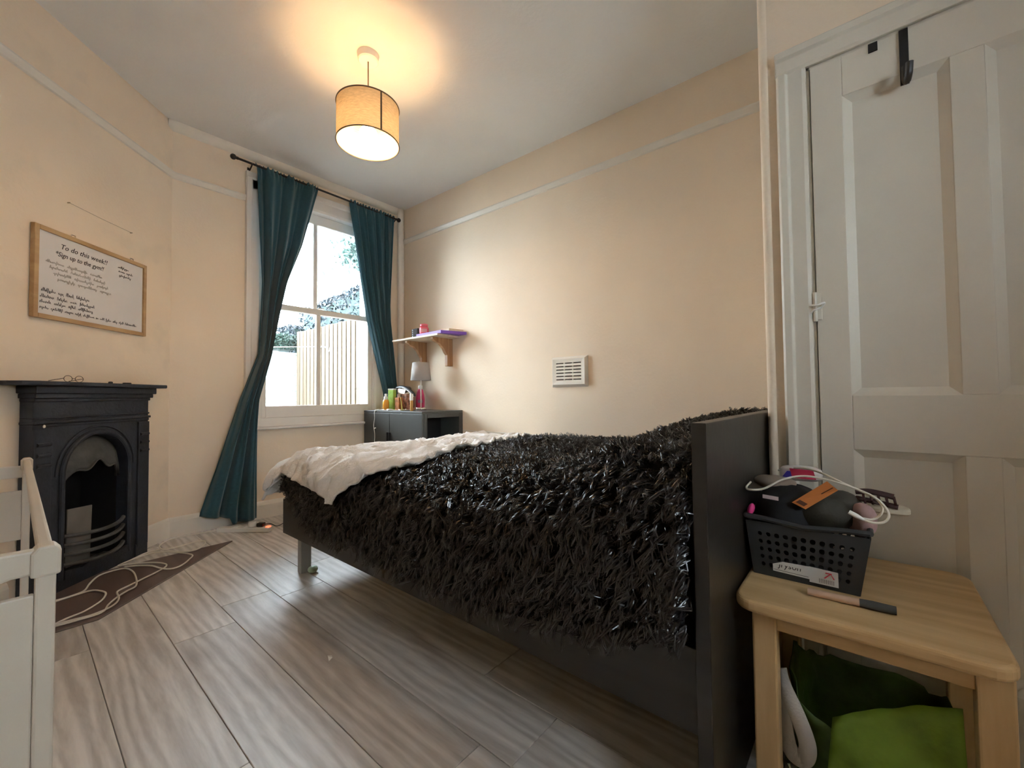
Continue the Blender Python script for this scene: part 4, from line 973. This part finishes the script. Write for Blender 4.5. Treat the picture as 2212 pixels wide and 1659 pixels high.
def end_rail(y, z0, z1, dip):
    n = 24; top = []; bot = []
    for k in range(n+1):
        t = k/n; x = lerp(RXr-0.016, RXl+0.016, t); s = math.sin(PI*t)
        top.append((x, z1+0.004*s)); bot.append((x, z0-dip*smooth01((s-0.12)*3)))
    MB().prism(top+bot[::-1], 'y', y, y+0.016).build('end_rail', M_wp, fr_, bevel=0.003)
end_rail(RYn+0.002, 0.738, 0.768, 0.016); end_rail(RYf-0.020, 0.712, 0.748, 0.0)
MB().box(RXr-0.018, RXl+0.018, RYn+0.005, RYn+0.015, 0.26, 0.714).build('end_panel', M_wp, fr_, bevel=0.002)
MB().box(RXr-0.018, RXl+0.018, RYf-0.016, RYf-0.006, 0.52, 0.672).build('end_panel', M_wp, fr_, bevel=0.002)

# ------------------------------------------------------------------ pine side table
tbl = thing('side_table', 'small pine side table in front of the white door', 'table', (1.33, 0.03, 0))
TX0, TX1, TY0, TY1, TZ = 1.085, 1.585, -0.192, 0.250, 0.480
def rrect(x0, x1, y0, y1, r, n=6):
    out = []
    for cx, cy, a0 in ((x1-r, y1-r, 0), (x0+r, y1-r, PI/2), (x0+r, y0+r, PI), (x1-r, y0+r, 1.5*PI)):
        for k in range(n+1): out.append((cx+r*math.cos(a0+PI/2*k/n), cy+r*math.sin(a0+PI/2*k/n)))
    return out
MB().prism(rrect(TX0, TX1, TY0, TY1, 0.045), 'z', TZ-0.028, TZ).build('tabletop', M_pine, tbl, bevel=0.008, segs=3)
LEG = [(1.115, 0.168), (1.115, -0.186), (1.515, 0.168), (1.515, -0.186)]
for x, y in LEG: MB().box(x, x+0.046, y, y+0.048, 0.0, TZ-0.028).build('leg', M_pinez, tbl, bevel=0.004)
MB().box(1.122, 1.142, -0.138, 0.168, 0.412, TZ-0.028).build('apron', M_pine, tbl, bevel=0.002)
MB().box(1.534, 1.554, -0.138, 0.168, 0.412, TZ-0.028).build('apron', M_pine, tbl, bevel=0.002)
for y in (0.19, -0.172): MB().box(1.161, 1.515, y, y+0.018, 0.412, TZ-0.028).build('apron', M_pine, tbl, bevel=0.002)
tz = TZ+0.0006

# brush lying on the table
mb_ = thing('makeup_brush', 'short wooden-handled brush with dark tip lying on the pine table', 'brush', (1.20, 0.04, tz), math.atan2(-1, 0.03))
MB().tube([(-0.075, 0, 0.0085), (-0.06, 0, 0.0085), (0.01, 0, 0.0085), (0.018, 0, 0.0085)], [0.0076, 0.0080, 0.0084, 0.0080], 12).build('handle', mat('pale_pink_wood', (0.62, 0.40, 0.27), 0.4), mb_, local=True, smooth=True)
MB().tube([(0.018, 0, 0.009), (0.04, 0, 0.0095), (0.078, 0, 0.0095)], [0.0085, 0.0092, 0.0085], 12).build('bristles', mat('charcoal_bristle', (0.06, 0.06, 0.055), 0.8), mb_, local=True, smooth=True)

# basket: perforated tapering walls
bs = thing('plastic_basket', 'charcoal perforated plastic basket standing on the pine table', 'basket', (1.37, 0.125, tz))
M_bas = mat('charcoal_plastic', (0.034, 0.037, 0.040), 0.55, bump=0.05, bscale=80)
def basket_wall(p00, p10, p11, p01, nu, nv, pad0=1, seed=0):
    """bilinear panel (bottom-left, bottom-right, top-right, top-left) with oval holes"""
    m = MB(); A, B, Cc, D_ = map(Vector, (p00, p10, p11, p01))
    def S(u, v): return A.lerp(B, u).lerp(D_.lerp(Cc, u), v)
    for i in range(nu):
        for j in range(nv):
            u0, u1, v0_, v1_ = i/nu, (i+1)/nu, j/nv, (j+1)/nv; uc, vc = (u0+u1)/2, (v0_+v1_)/2
            sq = [(u0, v0_), (uc, v0_), (u1, v0_), (u1, vc), (u1, v1_), (uc, v1_), (u0, v1_), (u0, vc)]
            if j in (0, nv-1) or i in (0, nu-1):
                m.add([tuple(S(*q)) for q in (sq[0], sq[2], sq[4], sq[6])], [(0, 1, 2, 3)]); continue
            k = 0.60*(0.75+0.35*math.sin(PI*(i+0.5)/nu)); 
            ho = [(uc+(q[0]-uc)*k*(0.74 if n % 2 == 0 else 1.0), vc+(q[1]-vc)*k*(0.80 if n % 2 == 0 else 1.05)) for n, q in enumerate(sq)]
            m.add([tuple(S(*q)) for q in sq+ho], [(n, (n+1) % 8, 8+(n+1) % 8, 8+n) for n in range(8)])
    return m
bx0, bx1, by0, by1 = 1.262, 1.495, 0.022, 0.236     # base
tx0, tx1, ty0, ty1 = 1.240, 1.520, 0.000, 0.248     # rim
bz0, bz1 = tz, tz+0.140
c00, c10, c11, c01 = (bx0, by0, bz0), (bx1, by0, bz0), (bx1, by1, bz0), (bx0, by1, bz0)
t00, t10, t11, t01 = (tx0, ty0, bz1), (tx1, ty0, bz1), (tx1, ty1, bz1), (tx0, ty1, bz1)
basket_wall(c01, c00, t00, t01, 13, 7).build('wall', M_bas, bs, solid=0.003)
basket_wall(c00, c10, t10, t00, 13, 7).build('wall', M_bas, bs, solid=0.003)
basket_wall(c10, c11, t11, t10, 13, 7).build('wall', M_bas, bs, solid=0.003)
basket_wall(c11, c01, t01, t11, 13, 7).build('wall', M_bas, bs, solid=0.003)
MB().add([c00, c10, c11, c01], [(0, 1, 2, 3)]).build('bottom', M_bas, bs, solid=0.003)
rm = MB(); rp_ = [Vector(p) for p in (t00, t10, t11, t01)]
for k in range(4):
    a, b = rp_[k], rp_[(k+1) % 4]; mid = a.lerp(b, 0.5)
    q1, q2 = a.lerp(b, 0.18), a.lerp(b, 0.82)
    rm.tube([a+Vector((0, 0, 0.012)), q1+Vector((0, 0, 0.010)), mid+Vector((0, 0, 0.002)), q2+Vector((0, 0, 0.010)), b+Vector((0, 0, 0.012))], 0.0065, 8)
rm.build('rim', M_bas, bs, smooth=True)
# paper label on the basket front
lx = lambda z: bx0+(tx0-bx0)*(z-bz0)/(bz1-bz0)-0.0045
def lab(poly, n, m, off=0.0): return MB().add([(lx(z)-off, y, z) for y, z in poly], [tuple(range(len(poly)))]).build(n, m, bs, solid=0.0005)
M_lab = mat('white_paper_label', (0.72, 0.72, 0.70), 0.6)
lab([(0.192, tz+0.018), (0.115, tz+0.016), (0.115, tz+0.048), (0.170, tz+0.046), (0.192, tz+0.036)], 'label', M_lab)
lab([(0.116, tz+0.010), (0.060, tz+0.010), (0.060, tz+0.047), (0.116, tz+0.049)], 'label', M_lab, 0.0008)
vs, fs = text_mesh('Jryson', 0.020, 0.0002, 0.1, 0.0)
MB().add([(lx(tz+0.03)-0.0012-p[2], 0.180-p[0]*0.95, tz+0.031+p[1]) for p in vs], fs).build('lettering', M_ink, bs)
lab([(0.190, tz+0.0225), (0.118, tz+0.0205), (0.118, tz+0.0213), (0.190, tz+0.0233)], 'ruled_line', M_ink, 0.0010)
MB().tube([(lx(tz+0.03)-0.0030, 0.086, tz+0.028), (lx(tz+0.04)-0.003, 0.074, tz+0.041), (lx(tz+0.03)-0.003, 0.068, tz+0.029)], 0.0013, 5).tube([(lx(tz+0.04)-0.003, 0.084, tz+0.041), (lx(tz+0.04)-0.003, 0.072, tz+0.041)], 0.0013, 5).build('red_mark', mat('red_ink', (0.75, 0.05, 0.10), 0.5), bs)
for k in range(9): lab([(0.097-k*0.0034, tz+0.014), (0.0955-k*0.0034, tz+0.014), (0.0955-k*0.0034, tz+0.024), (0.097-k*0.0034, tz+0.024)], 'barcode_bar', mat('grey_print', (0.30, 0.28, 0.27), 0.6), 0.0018)
# things heaped in the basket
def lump(name, label, cat, c, r, m, sq=0.8, rz=0.0, amp=0.012, sd=0, tilt=0.0):
    b = MB().ball((0, 0, 0), r, 26, 16, sq)
    b.v = [(p[0]*(1+amp*8*nz(p[0]*14, p[1]*14, sd+p[2]*14)), p[1]*(1+amp*8*nz(p[1]*15, p[2]*15, sd+3)), p[2]+amp*nz(p[0]*18, p[1]*18, sd)) for p in b.v]
    b.xform(Matrix.Translation(c) @ Matrix.Rotation(rz, 4, 'Z') @ Matrix.Rotation(tilt, 4, 'X'))
    return tag(b.build(name, m, smooth=True, angle=80), label, cat)
zb = bz1
lump('black_pouch', 'large black wash bag filling the basket', 'bag', (1.37, 0.165, tz+0.125), (0.115, 0.082, 0.095), mat('black_nylon', (0.007, 0.007, 0.008), 0.8, bump=0.2, bscale=60), 0.75, 0.1, 0.014, 1)
lump('grey_pouch', 'dark olive grey cloth pouch lying across the black wash bag', 'pouch', (1.345, 0.085, tz+0.165), (0.085, 0.070, 0.045), mat('olive_grey_cloth', (0.050, 0.046, 0.034), 0.85, bump=0.2, bscale=150), 0.75, -0.4, 0.010, 5, -0.35)
lump('pink_cloth', 'dusty pink cloth poking out of the right end of the basket', 'cloth', (1.33, 0.015, tz+0.160), (0.055, 0.026, 0.040), mat('dusty_pink_cloth', (0.42, 0.27, 0.26), 0.85, bump=0.4, bscale=60), 0.9, 0.2, 0.016, 9)
lump('taupe_cloth', 'folded taupe cloth at the back left of the basket heap', 'cloth', (1.40, 0.205, tz+0.218), (0.060, 0.050, 0.018), mat('taupe_cloth', (0.26, 0.20, 0.15), 0.85), 0.85, 0.4, 0.010, 12)
pk = thing('tissue_packet', 'red, blue and white packet on top of the basket heap', 'packet', (1.43, 0.145, tz+0.222), 0.1)
MB().ball((0, 0, 0.022), (0.028, 0.050, 0.020), 18, 10, 0.55).build('packet', mat('white_film', (0.66, 0.60, 0.56), 0.3), pk, local=True, smooth=True)
MB().prism([(0.020, 0.012), (-0.034, 0.012), (-0.028, 0.036), (0.026, 0.038)], 'x', -0.0305, -0.0265).build('print', mat('crimson_print', (0.55, 0.03, 0.08), 0.4), pk, local=True)
MB().prism([(0.044, 0.012), (0.020, 0.012), (0.023, 0.030), (0.032, 0.030)], 'x', -0.0305, -0.0265).build('print', mat('blue_print', (0.05, 0.04, 0.38), 0.4), pk, local=True)
og = thing('orange_tag', 'orange paper tag lying on the olive grey pouch', 'tag', (1.25, 0.105, tz+0.22))
ogq = [(1.2590, 0.148, tz+0.196), (1.2560, 0.120, tz+0.184), (1.2730, 0.056, tz+0.236), (1.2900, 0.078, tz+0.252)]
MB().add(ogq, [(0, 1, 2, 3)]).build('tag', mat('orange_paper', (0.62, 0.20, 0.045), 0.6), og, solid=0.001)
lv = [Vector(p)+Vector((-0.003, 0, 0.0025)) for p in ogq]
def qd(u, v): return lv[0].lerp(lv[3], u).lerp(lv[1].lerp(lv[2], u), v)
MB().add([tuple(qd(u, v)) for u, v in ((0.62, 0.62), (0.95, 0.66), (0.95, 0.74), (0.62, 0.70))], [(0, 1, 2, 3)]).add([tuple(qd(u, v)) for u, v in ((0.04, 0.2), (0.16, 0.2), (0.16, 0.8), (0.04, 0.8))], [(0, 1, 2, 3)]).build('print', mat('brown_ink', (0.10, 0.03, 0.01), 0.6), og)
wl = MB().prism([(0.213, tz+0.196), (0.178, tz+0.194), (0.178, tz+0.203), (0.213, tz+0.205)], 'x', 1.266, 1.270)
tag(wl.build('care_label', mat('pale_pink_tape', (0.62, 0.50, 0.52), 0.6)), 'short pale pink label on the black wash bag', 'label')
lump('pink_hair_tie', 'bright pink bobble at the left end of the basket', 'bobble', (1.252, 0.238, tz+0.166), (0.010, 0.008, 0.016), mat('hot_pink', (0.75, 0.05, 0.25), 0.5), 1.0, 0, 0.002, 3, 0.3)
ch = thing('charging_cable', 'white charging cable looped over the basket heap', 'cable', (1.3, 0.1, tz+0.22))
cpts = [(1.30, 0.246, tz+0.228), (1.255, 0.248, tz+0.222), (1.235, 0.236, tz+0.220), (1.240, 0.205, tz+0.226), (1.250, 0.165, tz+0.252), (1.262, 0.120, tz+0.264), (1.268, 0.065, tz+0.257), (1.262, 0.015, tz+0.243), (1.250, -0.016, tz+0.228), (1.240, -0.032, tz+0.204), (1.235, -0.026, tz+0.186), (1.232, -0.006, tz+0.180), (1.232, 0.014, tz+0.185)]
cpts2 = [(1.44, 0.20, tz+0.245), (1.40, 0.15, tz+0.262), (1.33, 0.10, tz+0.268), (1.28, 0.04, tz+0.250), (1.262, -0.012, tz+0.228), (1.256, -0.022, tz+0.203), (1.248, -0.006, tz+0.184), (1.238, 0.012, tz+0.186)]
MB().tube(catmull(cpts, 6), 0.0026, 8).tube(catmull(cpts2, 6), 0.0026, 8).build('lead', M_wcable, ch, smooth=True, angle=80)
MB().tube([(1.232, 0.010, tz+0.184), (1.232, 0.022, tz+0.190), (1.233, 0.036, tz+0.197)], [0.0030, 0.0052, 0.0048], 10).build('plug', M_white, ch, smooth=True)
sg = thing('claw_clip', 'dark brown hair claw clip at the right end of the basket heap', 'hair clip', (1.36, -0.03, tz+0.205))
M_tor = mat('tortoise_brown', (0.045, 0.022, 0.024), 0.25)
MB().tube(catmull([(1.36, 0.025, tz+0.222), (1.355, -0.005, tz+0.226), (1.35, -0.045, tz+0.220)], 5), 0.008, 8, flat=0.7).build('jaw', M_tor, sg, smooth=True)
MB().tube(catmull([(1.36, 0.025, tz+0.206), (1.35, -0.01, tz+0.204), (1.345, -0.052, tz+0.198)], 5), 0.007, 8, flat=0.7).build('jaw', M_tor, sg, smooth=True)
for k in range(5): MB().tube([(1.352, -0.045+k*0.014, tz+0.220), (1.340, -0.047+k*0.014, tz+0.208), (1.346, -0.049+k*0.014, tz+0.199)], 0.0028, 6).build('tooth', M_tor, sg, smooth=True)
wp_ = MB().ball((1.37, -0.035, tz+0.186), (0.030, 0.040, 0.010), 18, 9, 0.6)
tag(wp_.build('card_sleeve', mat('cream_card_sleeve', (0.55, 0.50, 0.38), 0.6), smooth=True), 'cream soft sleeve under the brown claw clip', 'sleeve')

# green shopping bag under the table
gb = thing('green_shopping_bag', 'open green reusable shopping bag under the pine table', 'bag', (1.32, 0.03, 0))
M_gr = mat('dark_green_woven', (0.065, 0.115, 0.018), 0.55, var=0.45, vscale=9, bump=0.5, bscale=22)
M_gr2 = mat('lime_green_woven', (0.20, 0.33, 0.035), 0.5, var=0.30, vscale=12, bump=0.5, bscale=18)
rings = []
for i in range(17):
    t = i/16; row = []
    for k in range(49):
        ph = 2*PI*k/48; cx, cy = math.cos(ph), math.sin(ph)
        sx = math.copysign(abs(cx)**0.5, cx); sy = math.copysign(abs(cy)**0.5, cy)
        w = 1+0.06*nz(cx*2, cy*2, t*3)+0.05*nz(cx*6, cy*6, t*5)
        x = 1.335+0.150*sx*w*(0.90+0.14*t); y = 0.015+0.148*sy*w*(0.92+0.10*t)
        z = 0.006+t*(0.205-0.03*math.exp(-((ph-PI-0.15)/0.55)**2)+0.085*max(0, cy)**2*(0.6-0.4*cx)+0.02*nz(cx*3, cy*3, 9))
        row.append((x, y, z))
    rings.append(row)
MB().grid(rings).build('body', M_gr, gb, smooth=True, angle=180, solid=0.002)
MB().prism(rrect(1.19, 1.47, -0.12, 0.15, 0.04), 'z', 0.003, 0.006).build('bottom', M_gr, gb)
flap = []
for i in range(15):
    t = i/14; row = []
    for k in range(23):
        u = k/22; y = lerp(0.075+0.02*t, -0.128, u)
        zt = 0.275+0.062*u-0.05*(1-u)**2
        z = zt*(1-t)+0.02*t; x = 1.190-0.030*math.sin(PI*min(1, t*1.3))*(0.6+0.4*math.sin(PI*u))-0.012*t+0.012*nz(u*5, t*5, 2)
        row.append((x, y, z))
    flap.append(row)
MB().grid(flap).build('side_fold', M_gr2, gb, smooth=True, angle=180, solid=0.002)
def ribbon(pts, wdir, w):
    c_ = catmull(pts, 8); ax = Vector(wdir).normalized(); rows = []
    for i, p in enumerate(c_):
        t = c_[min(i+1, len(c_)-1)]-c_[max(i-1, 0)]; d = t.cross(ax).normalized()*w/2
        rows.append([tuple(p-d), tuple(p+d)])
    return MB().grid(rows)
ribbon([(1.205, 0.178, 0.285), (1.185, 0.168, 0.262), (1.162, 0.138, 0.215), (1.155, 0.120, 0.165), (1.160, 0.126, 0.128), (1.168, 0.146, 0.118), (1.172, 0.160, 0.14), (1.178, 0.170, 0.20), (1.19, 0.176, 0.24)], (0.93, -0.1, -0.35), 0.034).build('strap', mat('white_webbing', (0.55, 0.52, 0.48), 0.8, bump=0.3, bscale=200), gb, smooth=True, solid=0.002)
vs, fs = text_mesh('F', 0.07, 0.0003, 0.0)
MB().tube([(1.166, 0.158, 0.095), (1.164, 0.150, 0.070), (1.162, 0.128, 0.058)], 0.0022, 6).tube([(1.164, 0.150, 0.072), (1.162, 0.136, 0.080)], 0.0018, 6).build('print', mat('pale_green_print', (0.42, 0.48, 0.34), 0.6), gb, smooth=True)

# ------------------------------------------------------------------ outside the window
M_fence = wood('fence_timber', (0.060, 0.040, 0.021), (0.100, 0.071, 0.040), axis='Z', scale=1.2, rough=0.7, randomise=True)
M_fence2 = mat('dark_fence_board', (0.026, 0.016, 0.009), 0.8, var=0.2)  # rear slats and rails are a darker brown timber
fe = thing('slatted_fence', 'pale timber fence of upright battens outside the window', 'fence', (2.66, 5.1, -0.3))
slat = None
for k in range(21):
    y = 3.985+0.108*k
    o = MB().box(2.600, 2.622, y, y+0.078, -0.3, 1.895+0.006*math.sin(k*2.3)).build('slat', M_fence, fe, bevel=0.003, segs=1)
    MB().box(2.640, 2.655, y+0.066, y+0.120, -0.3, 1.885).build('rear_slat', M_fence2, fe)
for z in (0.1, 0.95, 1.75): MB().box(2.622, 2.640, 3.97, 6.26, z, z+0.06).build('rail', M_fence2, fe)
M_ext = mat('white_render', (0.62, 0.63, 0.61), 0.8, var=0.05, bump=0.3, bscale=30)
def brickmat():
    m, nt, b = _nt('white_painted_brick'); b.inputs['Roughness'].default_value = 0.7
    tc = N(nt, 'ShaderNodeTexCoord'); mp = N(nt, 'ShaderNodeMapping'); mp.inputs['Rotation'].default_value = (PI/2, 0, 0)
    nt.links.new(tc.outputs['Object'], mp.inputs[0])
    br = N(nt, 'ShaderNodeTexBrick'); br.inputs['Scale'].default_value = 1.0; br.inputs['Brick Width'].default_value = 0.22; br.inputs['Row Height'].default_value = 0.075; br.inputs['Mortar Size'].default_value = 0.007
    br.inputs['Color1'].default_value = (0.175, 0.19, 0.172, 1); br.inputs['Color2'].default_value = (0.205, 0.215, 0.20, 1); br.inputs['Mortar'].default_value = (0.145, 0.16, 0.142, 1)
    nt.links.new(mp.outputs[0], br.inputs['Vector']); nt.links.new(br.outputs['Color'], b.inputs['Base Color'])
    n2 = N(nt, 'ShaderNodeTexNoise'); n2.inputs['Scale'].default_value = 26; nt.links.new(tc.outputs['Object'], n2.inputs['Vector'])
    ad = N(nt, 'ShaderNodeMath', operation='MULTIPLY_ADD'); ad.inputs[1].default_value = -0.7; nt.links.new(br.outputs['Fac'], ad.inputs[0]); nt.links.new(n2.outputs['Fac'], ad.inputs[2])
    bp = N(nt, 'ShaderNodeBump'); bp.inputs['Strength'].default_value = 0.6; bp.inputs['Distance'].default_value = 0.02
    nt.links.new(ad.outputs[0], bp.inputs['Height']); nt.links.new(bp.outputs[0], b.inputs['Normal']); return m
gw = MB().box(-1.5, 2.70, 6.28, 6.50, -0.3, 1.605).build('garden_wall', brickmat(), bevel=0.01)
tag(gw, 'white painted brick garden wall beyond the window', 'wall')
gd = MB().box(-6, 9, YW+WT, 22, -0.42, -0.30).build('ground', mat('paving_grey', (0.30, 0.30, 0.28), 0.85, var=0.15, vscale=3)); struct(gd)
ex = MB().box(WX1-0.006, WX1+0.0, YW+0.15, YW+WT+0.012, 0.74, 2.66)
ex.build('outer_reveal', M_ext, win); MB().box(WX0, WX0+0.006, YW+0.15, YW+WT+0.012, 0.74, 2.66).build('outer_reveal', M_ext, win)
# leaves
def leaves(n, fn, size, seed):
    rr = random.Random(seed); m = MB(); vs = []; fs = []
    for i in range(n):
        c_ = Vector(fn(rr)); s_ = size*rr.uniform(0.6, 1.4)
        d = Vector((rr.gauss(0, 1), rr.gauss(0, 1), rr.gauss(0, 0.7))).normalized(); e = d.orthogonal().normalized(); e.rotate(Matrix.Rotation(rr.uniform(0, 6.28), 3, d))
        f2 = d.cross(e); k = len(vs)
        vs += [tuple(c_-e*s_), tuple(c_+f2*s_*0.45+d*s_*0.12), tuple(c_+e*s_), tuple(c_-f2*s_*0.45+d*s_*0.12)]; fs.append((k, k+1, k+2, k+3))
    m.v = vs; m.f = fs; return m
M_leaf = mat('ivy_leaf', (0.012, 0.030, 0.022), 0.6, var=0.6, vscale=4)
M_leaf2 = mat('dark_hedge_leaf', (0.013, 0.022, 0.030), 0.6, var=0.6, vscale=4)
M_core = mat('hedge_core', (0.03, 0.05, 0.045), 0.9)
def hedge(name, label, x0, x1, y0, y1, z0, z1, m, n, seed, sz, slope=0.0):
    h = thing(name, label, 'hedge', ((x0+x1)/2, (y0+y1)/2, z0))
    e = 0.06; c_ = MB().box(x0+e, x1-e, y0+e, y1-e, z0, z1-e); c_.v = [(p[0], p[1], p[2]+(slope*(p[1]-y0) if p[2] > z0 else 0)) for p in c_.v]; c_.build('core', M_core, h)
    def fn(r):
        f_ = r.random(); x, y, z = r.uniform(x0, x1), r.uniform(y0, y1), r.uniform(z0, z1)
        if f_ < 0.40: x = x0+abs(r.gauss(0, 0.03))
        elif f_ < 0.75: y = y0+abs(r.gauss(0, 0.03))
        else: z = z1-abs(r.gauss(0, 0.03))
        return (x, y, z+(slope*(y-y0)*(z-z0)/(z1-z0)))
    leaves(n, fn, sz, seed).build('foliage', m, h, kind='stuff')
    return h
hedge('hedge', 'low ivy hedge on top of the white garden wall', 0.6, 2.72, 6.30, 6.75, 1.655, 1.86, M_leaf, 4200, 1, 0.028)
hedge('hedge', 'taller clipped dark hedge behind the timber fence', 2.78, 3.35, 4.3, 6.62, 0.0, 2.42, M_leaf2, 9000, 2, 0.03, -0.06)
hedge('hedge', 'narrow hedge end behind the far corner of the fence', 2.74, 3.5, 6.75, 7.4, 0.0, 2.10, M_leaf2, 3500, 6, 0.03)
tr = thing('tree', 'leafy tree branch reaching in at the top right of the window', 'tree', (4.6, 6.4, -0.3))
MB().tube(catmull([(4.7, 6.4, -0.3), (4.65, 6.4, 1.5), (4.5, 6.3, 2.8), (4.3, 6.2, 4.2)], 6), [0.14]*19, 10).build('trunk', mat('bark', (0.10, 0.075, 0.055), 0.9), tr, smooth=True)
MB().tube(catmull([(4.5, 6.3, 2.6), (4.0, 6.15, 3.0), (3.5, 6.0, 3.15), (3.15, 5.95, 3.2)], 6), [0.05-0.0023*i for i in range(19)], 8).build('branch', MATS['bark'], tr, smooth=True)
def crown(r):
    f_ = r.random()
    if f_ < 0.25: return (3.32+r.gauss(0, 0.13), 5.85+r.gauss(0, 0.13), 3.15+r.gauss(0, 0.13))
    return (4.3+r.gauss(0, 0.45), 6.2+r.gauss(0, 0.4), 3.7+r.gauss(0, 0.45))
leaves(2600, crown, 0.045, 5).build('foliage', mat('tree_leaf', (0.025, 0.052, 0.042), 0.5, var=0.5, vscale=5), tr, kind='stuff')
cl = MB().tube(catmull([(0.2, 5.4, 1.45), (1.2, 5.5, 1.50), (2.2, 5.6, 1.60), (2.598, 5.64, 1.64)], 6), 0.004, 6)
cl.tube(catmull([(2.596, 5.64, 1.64), (2.588, 5.55, 1.60), (2.592, 5.40, 1.63), (2.590, 5.25, 1.55), (2.592, 5.22, 1.60)], 6), 0.004, 6)
tag(cl.build('clothes_line', M_white, smooth=True), 'thin white clothes line tied to the timber fence', 'rope')
